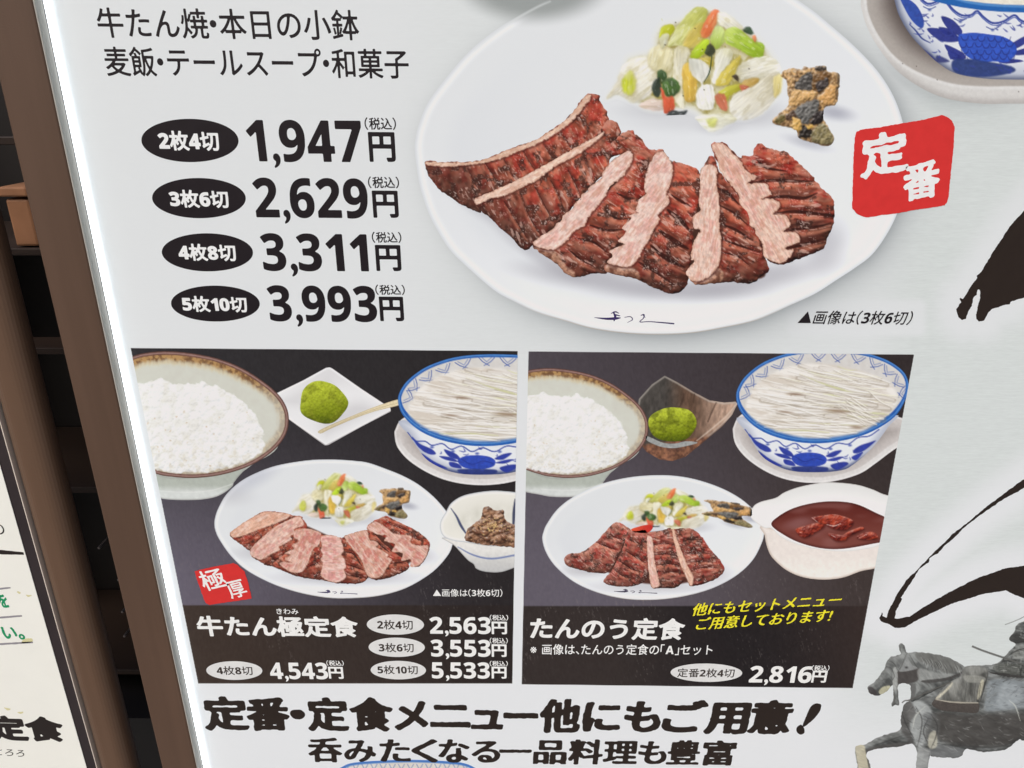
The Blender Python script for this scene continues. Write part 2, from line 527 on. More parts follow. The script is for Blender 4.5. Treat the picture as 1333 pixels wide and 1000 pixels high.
def text(name, s, L, R, h, lay, parent, m, bold=0.02, em=44, shear=0.0, rough=0.0, rnd=0.0, gap=0.0, sans=True, spans=None, hb=0.0, label=None, up=None):
    """lettering printed on the sign: L and R are the middles of its left and right ends in the photograph,
    h its height there; bold in ems; spans: (left, right) pixels of each character where they are uneven"""
    pen, chars = 0.0, []
    for ch in s:
        g = SANS.get(ch, ch) if sans else ch
        if ch in ' 　': pen += .35; continue
        a0, a1, b0, b1 = ink_span(g)
        if ch in '0123456789':
            adv = .585 - .06 * (ch == '1'); off = pen + (adv - (a1 - a0)) / 2 - a0
        elif ch in ',（）()「」、!！・A' and spans is None:
            adv = (a1 - a0) + (.05 if ch == ',' else .13) + 2 * bold * .6; off = pen + .06 - a0
        else:
            adv = 1.0; off = pen
        chars.append((g, off)); pen += adv + gap
    # ink box
    xs0 = min(o + ink_span(g)[0] for g, o in chars) - bold; xs1 = max(o + ink_span(g)[1] for g, o in chars) + bold
    ys0 = min(ink_span(g)[2] for g, o in chars) - bold; ys1 = max(ink_span(g)[3] for g, o in chars) + bold
    Lx, Lz = P(*L); Rx, Rz = P(*R)
    mx, my = (L[0] + R[0]) / 2, (L[1] + R[1]) / 2
    hz = float(P(mx, my - h / 2)[1] - P(mx, my + h / 2)[1])
    U = np.array([Rx - Lx, Rz - Lz]) / (xs1 - xs0)
    un = U / np.hypot(*U)
    V = np.array([0.0, hz / (ys1 - ys0)]) if up is None else np.array([-un[1], un[0]]) * hz / (ys1 - ys0)
    V = V + un * shear * np.hypot(*V)
    O = np.array([float(Lx), float(Lz)])
    verts, faces = [], []
    meshes = []
    for k, (g, off) in enumerate(chars):
        a0, a1, b0, b1 = ink_span(g)
        mg = bold + hb + .06
        gx = np.arange(a0 - mg, a1 + mg + 1 / em, 1 / em); gy = np.arange(b0 - mg, b1 + mg + 1 / em, 1 / em)
        X, Y = np.meshgrid(gx, gy)
        F = glyph_field(g, X, Y)
        if rnd: F = blur(F, rnd * em)
        F = F - bold
        if hb: F = np.minimum(F, np.minimum(np.roll(F, max(1, int(hb * em)), 1), np.roll(F, -max(1, int(hb * em)), 1)))
        if rough: F = F + rough * (fbm((X * 100 + 37 * k).astype(np.float32), (Y * 100).astype(np.float32), 11, 5 + k, 2) - .5) * 2
        F[0, :] = F[-1, :] = .1; F[:, 0] = F[:, -1] = .1
        if spans is not None:
            l, r = spans[k]
            f0, f1 = (l - L[0]) / (R[0] - L[0]), (r - L[0]) / (R[0] - L[0])
            w_ = xs1 - xs0
            def XY(i, j, a0=a0, a1=a1, f0=f0, f1=f1, gx=gx, gy=gy, w_=w_):
                t = (gx[0] + i / em - (a0 - bold)) / (a1 - a0 + 2 * bold)
                u = (f0 + (f1 - f0) * t) * w_; v = gy[0] + j / em - (ys0 + ys1) / 2
                return O[0] + U[0] * u + V[0] * v, O[1] + U[1] * u + V[1] * v
        else:
            def XY(i, j, off=off, gx=gx, gy=gy):
                u = gx[0] + i / em + off - xs0; v = gy[0] + j / em - (ys0 + ys1) / 2
                return O[0] + U[0] * u + V[0] * v, O[1] + U[1] * u + V[1] * v
        me = field_mesh('glyph', F, XY, layer_y(lay))
        if me: meshes.append(me)
    # one mesh for the whole line
    cos, lps, cts, base = [], [], [], 0
    for me in meshes:
        n = len(me.vertices)
        c = np.empty(n * 3, np.float32); me.vertices.foreach_get('co', c); cos.append(c)
        l = np.empty(len(me.loops), np.int32); me.loops.foreach_get('vertex_index', l); lps.append(l + base)
        t = np.empty(len(me.polygons), np.int32); me.polygons.foreach_get('loop_total', t); cts.append(t)
        # rows of the glyph grid run upwards here, so turn the faces to the front
        base += n
        bpy.data.meshes.remove(me)
    co, lp, ct = np.concatenate(cos), np.concatenate(lps), np.concatenate(cts)
    ls = np.concatenate([[0], np.cumsum(ct)[:-1]]).astype(np.int32)
    rev = np.concatenate([lp[a:a + c][::-1] for a, c in zip(ls, ct)])
    me = bpy.data.meshes.new(name)
    me.vertices.add(base); me.vertices.foreach_set('co', co)
    me.loops.add(len(rev)); me.loops.foreach_set('vertex_index', rev)
    me.polygons.add(len(ct)); me.polygons.foreach_set('loop_start', ls)
    me.update(calc_edges=True)
    return link(name, me, m, parent, label)
# ------------------------------------------------------------------ the setting
def line_x(p, q, y):
    x, z = P(np.array([p[0], q[0]]), np.array([p[1], q[1]]), y)
    return float(x.mean())

M_PAVE = mat('pavement_stone', (0.25, 0.245, 0.235), 0.85, 0.3, bump=(60, 0.4), var=((5, 5, 5), 0.18))
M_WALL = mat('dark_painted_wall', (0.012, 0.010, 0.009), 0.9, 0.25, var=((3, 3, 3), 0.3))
tag(link('pavement', box_mesh('pavement', -30, 30, -30, 12, -0.2, 0.0), M_PAVE), kind='structure')
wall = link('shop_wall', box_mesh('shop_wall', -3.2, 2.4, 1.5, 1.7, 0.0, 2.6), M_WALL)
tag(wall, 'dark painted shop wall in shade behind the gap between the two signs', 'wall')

# ------------------------------------------------------------------ the lit menu sign
WALL_D = 0.0166                                 # how far the frame stands in front of the printed face
SX0 = line_x((55, 0), (268, 1000), 0.0)         # the face's left edge
FX0 = line_x((0, 120), (212, 1000), -WALL_D)    # frame's outer edge
RAIL = SX0 - FX0
SX1, SZ0, SZ1 = 0.86, 0.60, 1.72
M_BRONZE = mat('bronze_aluminium', tuple(lin((84, 64, 51)) / 0.88), 0.42, 0.35, 0.0, bump=(900, 0.08), var=((60, 60, 3.0), 0.13))
M_LIP = mat('pale_frame_lining', tuple(lin((158, 155, 147)) / 0.85), 0.5, 0.4, var=((30, 30, 3), 0.06))
M_LED = mat('light_strip_diffuser', (0.9, 0.9, 0.9), 0.5, 0.2, emit=((0.93, 0.985, 1.0), 4.6))
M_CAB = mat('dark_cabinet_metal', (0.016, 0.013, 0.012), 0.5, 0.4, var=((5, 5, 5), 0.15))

sign = empty('menu_sign', (0.2, 0.03, 0.0), 'tall white menu sign in a bronze frame, printed with grilled beef tongue and prices', 'menu sign')
for nm, (x0, x1, z0, z1) in {'l': (FX0, SX0, SZ0 - RAIL, SZ1 + RAIL), 'r': (SX1, SX1 + RAIL, SZ0 - RAIL, SZ1 + RAIL)}.items():
    link('frame_rail', box_mesh('frame_rail', x0, x1, -WALL_D, 0.03, z0, z1, 0.0022, 3), M_BRONZE, sign)
for z0, z1 in ((SZ0 - RAIL, SZ0), (SZ1, SZ1 + RAIL)):
    link('frame_rail', box_mesh('frame_rail', SX0 + .0002, SX1 - .0002, -WALL_D + .0003, 0.03, z0, z1, 0.0022, 3), M_BRONZE, sign)
# pale lining on the inside of the frame, and the light strip that runs along its foot
T = 0.0010  # lining's pale front edge stands in for the highlight on the frame's chamfer
link('frame_lining', box_mesh('frame_lining', SX0, SX0 + T, -WALL_D + .0004, -.0004, SZ0 + .001, SZ1 - .001), M_LIP, sign)
link('frame_lining', box_mesh('frame_lining', SX1 - T, SX1, -WALL_D + .0004, -.0004, SZ0 + .001, SZ1 - .001), M_LIP, sign)
M_BAFFLE = mat('light_baffle_white', (0.82, 0.83, 0.82), 0.5, 0.4, var=((20, 20, 2), 0.05))  # added baffle, keeps the strip's light off the lining
for xa, sgn in ((SX0 + T - .0001, 1), (SX1 - T + .0001, -1)):
    xs_ = sorted((xa, xa + sgn * .0007)); xt = sorted((xa + sgn * .0006, xa + sgn * .0022))
    link('light_baffle', box_mesh('light_baffle', xs_[0], xs_[1], -.0046, -.0005, SZ0 + .002, SZ1 - .002), M_BAFFLE, sign)
    link('light_strip', box_mesh('light_strip', xt[0], xt[1], -.0042, -.0006, SZ0 + .002, SZ1 - .002, .0003, 2), M_LED, sign)
link('cabinet', box_mesh('cabinet', FX0 + .004, SX1 + RAIL - .004, 0.031, 0.045, SZ0 - RAIL + .004, SZ1 + RAIL - .004), M_CAB, sign)
for x in (FX0 + .05, SX1 - .02):
    link('leg', box_mesh('leg', x, x + .04, 0.032, 0.044, 0.0, SZ0 - RAIL + .0035, .003, 2), M_CAB, sign)
    link('foot', box_mesh('foot', x - .01, x + .05, -.18, 0.30, 0.0, 0.03, .004, 2), M_CAB, sign)

# ------------------------------------------------------------------ the second board at the left
F2Y1 = 0.022                                    # back edge of its frame
F2X1 = line_x((4, 256), (194, 1000), F2Y1)
ys = np.linspace(-.09, .02, 400)
F2Y0 = float(ys[np.argmin([abs(line_x((43, 500), (92, 726), y) - F2X1) for y in ys])])
F2X0 = line_x((0, 569), (127, 1000), F2Y0)
B0 = -1.22
M_BROWN = mat('brown_painted_frame', tuple(lin((91, 69, 53)) / 0.86), 0.38, 0.4, bump=(700, 0.07), var=((45, 45, 2.5), 0.13))
board = empty('notice_board', ((B0 + F2X1) / 2, 0.0, 0.0), 'brown framed white notice board with green handwriting, cut off beside the menu sign', 'notice board')
w2 = F2X1 - F2X0
for x0, x1 in ((F2X0, F2X1), (B0 - w2, B0)):
    link('frame_rail', box_mesh('frame_rail', x0, x1, F2Y0, F2Y1, 0.5, 1.74, 0.016, 8, 'up'), M_BROWN, board)
for z0, z1 in ((0.5, 0.5 + w2), (1.74 - w2, 1.74)):
    link('frame_rail', box_mesh('frame_rail', B0 + .0003, F2X0 - .0003, F2Y0 + .002, F2Y1 - .002, z0, z1), M_BROWN, board)
M_EDGE_HI = mat('pale_edge_highlight', (0.75, 0.66, 0.56), 0.3, 0.5)  # pale strip stands in for the highlight along the frame's inner edge
link('edge_highlight', box_mesh('edge_highlight', F2X0 - .0011, F2X0 - .0002, F2Y0 + .0030, F2Y0 + .011, 0.5 + w2 + .001, 1.74 - w2 - .001), M_EDGE_HI, board)
FACE2 = F2Y0 + .0115
M_PAPER = mat('cream_board_paper', tuple(ink_rgb((229, 227, 217))), 0.45, 0.3, var=((18, 18, 18), 0.025))
M_MARGIN = mat('black_board_margin', tuple(ink_rgb((52, 45, 46))), 0.5, 0.3, var=((20, 20, 20), 0.15))
BX1 = line_x((0, 625), (118, 1000), FACE2)
link('backing_panel', box_mesh('backing_panel', B0 + .0003, F2X0 - .0003, FACE2 + .0005, F2Y1 - .003, 0.5 + w2 + .0003, 1.74 - w2 - .0003), M_MARGIN, board)
link('board_face', box_mesh('board_face', B0 + .02, BX1, FACE2 - .0004, FACE2 + .0002, 0.53 + w2, 1.71 - w2), M_PAPER, board)
for x in (B0 + .05, F2X1 - .07):
    link('leg', box_mesh('leg', x, x + .035, -.012, 0.012, 0.0, 0.498, .003, 2), M_CAB, board)
    link('foot', box_mesh('foot', x - .008, x + .043, -.16, 0.16, 0.0, 0.02, .004, 2), M_CAB, board)

# ------------------------------------------------------------------ what shows in the gap: a dark rack with a box
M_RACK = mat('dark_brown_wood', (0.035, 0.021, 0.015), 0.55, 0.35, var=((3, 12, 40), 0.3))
M_BOX = mat('orange_brown_box', (0.34, 0.16, 0.08), 0.6, 0.3, bump=(120, .1), var=((20, 20, 20), 0.18))
M_PEG = mat('dull_steel', (0.35, 0.30, 0.28), 0.35, 0.5, 0.8)
GY = 0.50
def gx(px, py, y=GY):
    x, z = P(px, py, y); return float(x), float(z)
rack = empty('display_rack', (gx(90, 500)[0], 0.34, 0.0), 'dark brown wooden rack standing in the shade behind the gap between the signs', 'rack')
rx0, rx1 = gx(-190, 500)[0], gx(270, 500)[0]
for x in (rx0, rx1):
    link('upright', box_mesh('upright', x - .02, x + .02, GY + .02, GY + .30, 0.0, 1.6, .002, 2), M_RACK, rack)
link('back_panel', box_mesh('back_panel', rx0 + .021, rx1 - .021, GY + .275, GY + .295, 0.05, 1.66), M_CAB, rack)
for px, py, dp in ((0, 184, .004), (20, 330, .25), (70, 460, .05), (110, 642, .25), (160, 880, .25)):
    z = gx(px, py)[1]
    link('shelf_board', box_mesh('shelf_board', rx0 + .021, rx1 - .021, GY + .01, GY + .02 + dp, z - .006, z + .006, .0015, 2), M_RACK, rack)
link('gap_filler', box_mesh('gap_filler', rx0 + .022, rx1 - .022, GY - .06, GY + .27, 0.0, gx(178, 905)[1] if gx(178, 905)[1] > .1 else .32), M_CAB, rack)  # added dark block, hides bright paving so the gap's foot stays dark
for px, py in ((121, 722), (139, 722), (147, 764), (152, 806), (166, 806), (155, 838), (168, 840)):
    x, z = gx(px, py)
    link('peg', box_mesh('peg', x - .0022, x + .0022, GY + .02, GY + .274, z - .0022, z + .0022, .001, 2), M_PEG, rack)
x0, z1 = gx(-4, 256); x1, z0 = gx(43, 322)
zs = gx(20, 330)[1] + .0081
bx = empty('wooden_box', ((x0 + x1) / 2, GY + .08, zs), 'orange brown wooden box on the rack shelf seen through the gap', 'box')
link('box_body', box_mesh('box_body', x0, x1, GY + .016, GY + .15, zs, z1 - .006, .004, 2), M_BOX, bx)
link('lid', box_mesh('lid', x0 - .004, x1 + .004, GY + .010, GY + .156, z1 - .002, z1 + .013, .003, 2), M_BOX, bx)
# ------------------------------------------------------------------ the printed face
PLATE = [(540, 197), (541, 180), (545, 163), (557, 134), (582, 100), (612, 66), (650, 36), (700, 6), (760, -20), (850, -42), (930, -42), (1000, -22), (1050, 8), (1080, 32), (1112, 60), (1142, 92), (1163, 125), (1176, 162), (1182, 205), (1180, 242), (1168, 278), (1154, 306), (1135, 332), (1113, 349), (1090, 364), (1062, 382), (1030, 397), (985, 417), (942, 427), (900, 434), (856, 436), (812, 434), (770, 428), (735, 418), (699, 407), (670, 393), (642, 377), (601, 341), (584, 323), (570, 301), (559, 280), (551, 258), (545, 235)]
X, Y, SL = crop(-PAD, -PAD, W + PAD, H + PAD, 0)
base = mix((214, 217, 217), (220, 222, 223), st(Y, 200, 950))
zone = np.maximum(st(X + .12 * (Y - 450), 1090, 1200), .35 * st(X, 480, 620) * st(Y, 520, 440))
zone = zone * st(Y, 1010, 830)
zone = zone * (1 - .9 * st(-np.abs(sdist([(1035, 400), (1195, 400), (1195, 428), (1035, 428)], X, Y)) , -16, -4))
BR1 = zm(1180, 270, 4.762)([(729, 20), (640, 120), (540, 270), (470, 390), (435, 425), (440, 440), (410, 470), (378, 525), (350, 570), (330, 562), (337, 590), (308, 630), (320, 680), (345, 700), (370, 690), (385, 640), (405, 610), (415, 560), (435, 540), (440, 512), (450, 505), (458, 520), (458, 560), (440, 620), (430, 665), (432, 690), (450, 708), (480, 700), (510, 650), (530, 630), (570, 622), (590, 610), (640, 600), (645, 585), (729, 560), (900, 520), (1050, 300), (1100, -150), (900, -180)])
BR2 = zm(1120, 600, 4.545)([(968, 110), (880, 170), (760, 260), (640, 360), (540, 440), (490, 490), (420, 555), (350, 630), (270, 710), (210, 800), (170, 880), (155, 930), (130, 920), (130, 895), (110, 930), (120, 950), (170, 965), (205, 990), (260, 985), (380, 920), (540, 845), (720, 790), (860, 765), (900, 785), (968, 815), (1180, 860), (1220, 640), (1100, 615), (968, 620), (860, 635), (700, 690), (520, 780), (400, 850), (290, 920), (200, 935), (210, 890), (250, 815), (240, 810), (300, 720), (350, 640), (405, 600), (410, 575), (460, 545), (500, 500), (545, 465), (620, 390), (740, 300), (860, 220), (968, 160), (1200, -10), (1200, -60)])
for b in (BR1, BR2):
    d = sdist(b, X, Y)
    zone = zone * st(d, 8, 45)
col = mix(base, (204, 210, 207), zone * .9)
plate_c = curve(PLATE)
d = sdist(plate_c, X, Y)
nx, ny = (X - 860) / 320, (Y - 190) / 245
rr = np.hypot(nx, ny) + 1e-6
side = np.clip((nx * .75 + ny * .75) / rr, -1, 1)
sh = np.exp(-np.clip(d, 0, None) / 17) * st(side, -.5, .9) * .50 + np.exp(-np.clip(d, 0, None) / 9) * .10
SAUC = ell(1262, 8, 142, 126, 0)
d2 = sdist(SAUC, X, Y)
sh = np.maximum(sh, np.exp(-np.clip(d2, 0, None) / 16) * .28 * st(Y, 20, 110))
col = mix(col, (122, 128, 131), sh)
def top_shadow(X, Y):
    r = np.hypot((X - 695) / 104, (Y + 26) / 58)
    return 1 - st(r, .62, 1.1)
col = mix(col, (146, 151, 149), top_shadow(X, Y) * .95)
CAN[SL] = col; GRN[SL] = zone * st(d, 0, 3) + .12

# the face is one sheet: fine where it is printed in the picture, coarse beyond it
def face_mesh():
    lo, hi = P(np.array([0, 0, W, W]), np.array([0, H, 0, H]))
    fx0, fx1 = SX0, min(SX1, lo.max() + .01); fz0, fz1 = hi.min() - .005, hi.max() + .005
    s = .0013
    xs = np.concatenate([np.arange(fx0, fx1, s), np.linspace(fx1, SX1, 8)])
    zs = np.concatenate([np.linspace(SZ0, fz0, 8)[:-1], np.arange(fz0, fz1, s), np.linspace(fz1, SZ1, 8)])
    xs = np.unique(xs); zs = np.unique(zs)
    A, B = np.meshgrid(xs, zs)
    px, py = Q(A.ravel(), B.ravel())
    c = ink_rgb(sample(CAN, px, py)); g = sample(GRN, px, py)
    n, w = A.size, len(xs)
    me = bpy.data.meshes.new('sign_face')
    me.vertices.add(n)
    me.vertices.foreach_set('co', np.stack([A.ravel(), np.zeros(n), B.ravel()], 1).astype(np.float32).ravel())
    k = (np.arange(len(zs) - 1)[:, None] * w + np.arange(w - 1)[None]).ravel()
    q = np.stack([k, k + 1, k + w + 1, k + w], 1).astype(np.int32)
    me.loops.add(q.size); me.loops.foreach_set('vertex_index', q.ravel())
    me.polygons.add(len(q)); me.polygons.foreach_set('loop_start', np.arange(0, q.size, 4, dtype=np.int32))
    me.update(calc_edges=True)
    at = me.color_attributes.new('ink', 'FLOAT_COLOR', 'POINT')
    at.data.foreach_set('color', np.concatenate([c, g[:, None]], 1).astype(np.float32).ravel())
    return me
link('sign_face', face_mesh(), M_FACE, sign)

def pic(name, parent=None, label=None):
    """a printed picture: a part that carries its own printed pieces"""
    o = bpy.data.objects.new(name, None); COL.objects.link(o); o.parent = parent or sign
    o.empty_display_size = .03
    if label: o['label'] = label
    return o

# ------------------------------------------------------------------ grilled tongue
def paint_meat(body, pink, ang, k=1.0, seed=1, grooves=(), red=1.0, clip=None, rim=None, dark_side=None, pk=((226, 195, 182), (212, 162, 150)), fib=0.0, glaze=1.0, tone=((190, 92, 68), (142, 68, 50)), char=1.0):
    """one slice: seared body with score marks (ang: their direction), then the pale cut face"""
    pb = curve(body)
    cxm, cym = pb.mean(0)
    h = np.ptp(pb[:, 1])
    wp = (1.5 * k, 5 * k, seed + 90)
    def f(X, Y, sd):
        n1 = fbm(X, Y, 16 * k, seed, 2); n2 = fbm(X, Y, 2.4 * k + .3, seed + 3, 3, ang, 2.5); n3 = fbm(X, Y, 9.0 * k, seed + 5, 3, ang, 2.0)
        o = mix(tone[0], tone[1], st(n1, .30, .70))
        o = mix(o, (168, 42, 36), st(fbm(X, Y, 11 * k, seed + 7, 2), .46, .66) * .55 * red)
        o = mix(o, (186, 122, 98), st(n3, .46, .70) * .70)
        o = o * (.80 + .40 * n2)[..., None]
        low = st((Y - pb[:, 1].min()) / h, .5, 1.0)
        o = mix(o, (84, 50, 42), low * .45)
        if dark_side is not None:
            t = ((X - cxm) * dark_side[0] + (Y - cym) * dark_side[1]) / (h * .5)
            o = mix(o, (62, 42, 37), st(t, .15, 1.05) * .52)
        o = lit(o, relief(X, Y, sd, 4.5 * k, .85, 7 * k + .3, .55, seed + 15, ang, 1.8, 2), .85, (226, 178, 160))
        return np.clip(o, 0, 255)
    fill(body, f, 1.2, clip=clip, warp=wp)
    # score marks: a ridge rises between each two, lit on its upper flank and dark towards the next cut
    for g in grooves:
        p, w = g[:-1], g[-1]
        up = [(x - .7 * k, y - 3.2 * k - w * .5 * k) for x, y in p]
        stroke(up, [1 * k, 7 * k, 7 * k, 1 * k], (66, 30, 26), 6 * k, .55, clip=clip)
        dn = [(x + 1.4 * k, y + 4.2 * k + w * .6 * k) for x, y in p]
        stroke(dn, [1 * k, 5 * k, 5 * k, 1 * k], (214, 132, 102), 5 * k, .55, clip=clip)
        stroke(p, [w * .4 * k, w * k, w * k, w * .3 * k], lambda X, Y, sd: mix((34, 19, 18), (74, 34, 28), fbm(X, Y, 3 * k + .3, seed + 60)), 2.0 * k, .90, clip=clip)
        q = [(x + .6 * k, y + 1.4 * k + w * .4 * k) for x, y in p]
        stroke(q, [.3 * k, 1.3 * k, 1.3 * k, .3 * k], lambda X, Y, sd: mix((150, 76, 58), (236, 184, 164), st(fbm(X, Y, 3.0 * k, seed + 61), .42, .62)), 1.6 * k, .65, clip=clip)
    # char and glints come last, in a few places
    def f2(X, Y, sd):
        o = CAN[crop_now[0]].copy()
        ch = st(fbm(X, Y, 10 * k, seed + 9, 4), .56, .70) * char
        o = mix(o, (52, 34, 30), ch * .68)
        g1 = fbm(X, Y, 1.2 * k + .3, seed + 11, 2)
        near = st(fbm(X, Y, 12 * k, seed + 13, 2), .46, .64)
        o = mix(o, (234, 208, 196), st(g1, .60, .74) * np.clip(near * .40 + ch * .35, 0, 1) * .85 * glaze * st(-sd, .5, 4 * k))
        g2 = fbm(X, Y, 2.2 * k + .3, seed + 71, 2, ang, 4)
        o = mix(o, (226, 190, 174), st(g2, .60, .72) * st(fbm(X, Y, 14 * k, seed + 73, 2), .50, .62) * .55 * glaze * st(-sd, .5, 4 * k))
        return np.clip(o, 0, 255)
    pq = curve(body); crop_now = [crop(*pq.min(0), *pq.max(0), 5.2)[2]]
    fill(body, f2, 1.2, clip=clip, warp=wp)
    if rim:
        fill(rim, lambda X, Y, sd: lit(mix((184, 134, 108), (118, 74, 58), st(fbm(X, Y, 5 * k, seed + 21), .3, .7)) * (.82 + .36 * fbm(X, Y, 1.8 * k + .2, seed + 22))[..., None], relief(X, Y, sd, 4 * k, .7)), 3, clip=clip, warp=wp)
    if pink:
        def g(X, Y, sd):
            n = fbm(X, Y, 10 * k, seed + 31, 2); fi = fbm(X, Y, max(1.3 * k + .25, 1.3), seed + 33, 3, fib, 3.5); fc = fbm(X, Y, max(2.4 * k + .25, 1.6), seed + 34, 2, fib + 90, 2.5)
            o = mix(pk[0], pk[1], st(n, .36, .68) * .85 * st(-sd, 1, 7 * k))
            o = o * (.80 + .28 * fi + .14 * fc)[..., None]
            o = mix(o, (238, 218, 208), st(fbm(X, Y, 1.8, seed + 38, 2, fib, 5), .58, .74) * .5)
            o = mix(o, (196, 142, 116), st(fbm(X, Y, max(2.2 * k + .3, 1.5), seed + 39, 3, fib, 4), .52, .70) * .50)
            o = mix(o, (198, 150, 126), st(sd + 4 * k * (fbm(X, Y, 3 * k, seed + 35) - .5), -3.0 * k, 0) * .6)
            return np.clip(o, 0, 255)
        stroke([(x + .8 * k, y + .8 * k) for x, y in pink] + [pink[0]], 3.0 * k, (66, 28, 24), 3.4 * k, .62 if k > .8 else .30, clip=clip)
        fill(pink, g, 1.3, clip=clip, warp=(1.6 * k, 3.0 * k, seed + 91))

ZA, ZB, ZC = zm(530, 100, 4.443), zm(680, 170, 4.545), zm(870, 170, 4.545)
SLICES = []
# 1: back left
SLICES.append(dict(body=ZA([(105, 490), (200, 492), (360, 492), (470, 470), (560, 428), (750, 362), (800, 326), (890, 268), (960, 198), (1035, 108), (1105, 106), (1122, 150), (1160, 215), (1165, 290), (1130, 345), (900, 470), (750, 560), (600, 640), (440, 720), (430, 788), (340, 752), (280, 722), (200, 662), (140, 600), (112, 540)]),
    pink=ZA([(108, 492), (200, 494), (360, 493), (470, 471), (560, 430), (750, 364), (800, 328), (890, 270), (960, 200), (1035, 110), (1062, 118), (1010, 190), (950, 262), (870, 322), (770, 380), (610, 446), (480, 490), (340, 512), (220, 520), (125, 512)]),
    ang=62, seed=21, grooves=[ZA([(450, 500), (500, 580), (540, 650)]) + [2.2], ZA([(560, 480), (600, 560), (640, 605)]) + [2.0], ZA([(670, 430), (710, 500), (745, 545)]) + [1.8], ZA([(790, 390), (825, 450), (850, 480)]) + [1.8], ZA([(350, 530), (380, 600), (420, 660)]) + [2.5], ZA([(900, 340), (925, 380), (945, 410)]) + [1.5]],
    dark_side=(-.55, .8), pk=((222, 190, 166), (206, 164, 138)), fib=-25))
# 2
SLICES.append(dict(body=ZA([(390, 708), (430, 690), (600, 615), (750, 535), (900, 450), (1100, 340), (1125, 300), (1160, 250), (1200, 256), (1228, 295), (1238, 330), (1180, 385), (1270, 310), (1310, 325), (1300, 420), (1180, 470), (1160, 540), (1060, 640), (990, 720), (900, 820), (830, 900), (740, 965), (690, 1005), (650, 985), (610, 935), (540, 875), (500, 835), (440, 790), (400, 745)]),
    pink=ZA([(388, 712), (430, 688), (600, 613), (750, 533), (900, 448), (1100, 338), (1135, 318), (1120, 350), (1000, 440), (870, 510), (760, 590), (660, 640), (560, 690), (480, 705), (430, 730), (400, 740)]),
    ang=63, seed=35, grooves=[ZA([(740, 640), (790, 740), (840, 830)]) + [2.6], ZA([(830, 600), (880, 700), (905, 780)]) + [2.6], ZA([(930, 540), (975, 630), (1000, 690)]) + [2.4], ZA([(1030, 480), (1060, 560), (1075, 600)]) + [2.2], ZA([(1135, 420), (1155, 470), (1160, 505)]) + [2], ZA([(660, 690), (700, 800), (760, 900)]) + [2.8], ZA([(560, 720), (620, 820), (690, 930)]) + [2.4]],
    dark_side=(-.4, .9), pk=((228, 196, 176), (216, 172, 152)), fib=-28))
# 3
SLICES.append(dict(body=ZB([(620, 122), (560, 55), (590, 20), (622, 4), (662, 18), (705, 50), (750, 112), (790, 118), (800, 150), (750, 230), (730, 330), (735, 390), (700, 410), (690, 490), (650, 520), (630, 600), (580, 670), (540, 705), (520, 760), (500, 800), (500, 845), (420, 845), (350, 862), (300, 868), (230, 822), (180, 772), (90, 712), (66, 690), (60, 655), (190, 690), (260, 620), (400, 470), (560, 300), (640, 190)]),
    pink=ZB([(622, 122), (650, 138), (640, 200), (590, 272), (520, 332), (480, 402), (430, 462), (390, 512), (370, 560), (310, 592), (270, 642), (190, 702), (100, 692), (62, 662), (110, 622), (170, 590), (205, 548), (228, 535), (240, 500), (290, 470), (302, 455), (310, 430), (340, 408), (350, 375), (385, 365), (400, 330), (455, 292), (470, 275), (480, 240), (540, 172)]),
    ang=35, seed=47, grooves=[ZB([(560, 370), (620, 400), (665, 400)]) + [4], ZB([(400, 560), (500, 590), (600, 585)]) + [4], ZB([(330, 640), (420, 660), (500, 720)]) + [3.5], ZB([(480, 470), (560, 520), (640, 520)]) + [3], ZB([(270, 700), (340, 760), (420, 800)]) + [3]],
    rim=ZB([(70, 692), (180, 712), (215, 740), (260, 800), (310, 840), (300, 868), (230, 822), (180, 772), (90, 712)]), dark_side=(.3, .95), fib=-48))
# 4
SLICES.append(dict(body=ZB([(782, 138), (800, 115), (838, 116), (842, 150), (880, 200), (895, 178), (930, 190), (985, 205), (1040, 235), (1060, 300), (1050, 420), (1030, 520), (1010, 620), (1000, 760), (990, 860), (975, 905), (935, 955), (870, 966), (780, 930), (700, 892), (650, 872), (510, 842), (492, 790), (600, 790), (690, 700), (780, 560), (800, 400), (850, 250)]),
    pink=ZB([(780, 142), (830, 122), (868, 170), (890, 212), (880, 300), (850, 372), (872, 405), (860, 440), (802, 497), (812, 532), (768, 602), (740, 662), (712, 702), (690, 752), (642, 802), (580, 802), (500, 782), (530, 742), (512, 722), (530, 700), (600, 672), (562, 655), (612, 600), (588, 575), (640, 520), (625, 500), (682, 485), (668, 470), (690, 402), (728, 380), (720, 330), (738, 225), (765, 170)]),
    ang=40, seed=59, grooves=[ZB([(860, 470), (930, 530), (990, 590)]) + [8], ZB([(810, 590), (890, 650), (980, 700)]) + [8], ZB([(760, 680), (840, 750), (960, 810)]) + [7], ZB([(690, 780), (780, 830), (880, 900)]) + [5], ZB([(880, 380), (940, 420), (1000, 450)]) + [4]],
    rim=ZB([(500, 790), (580, 808), (640, 810), (680, 830), (700, 885), (650, 872), (510, 842)]), dark_side=(.4, .9), fib=-55))
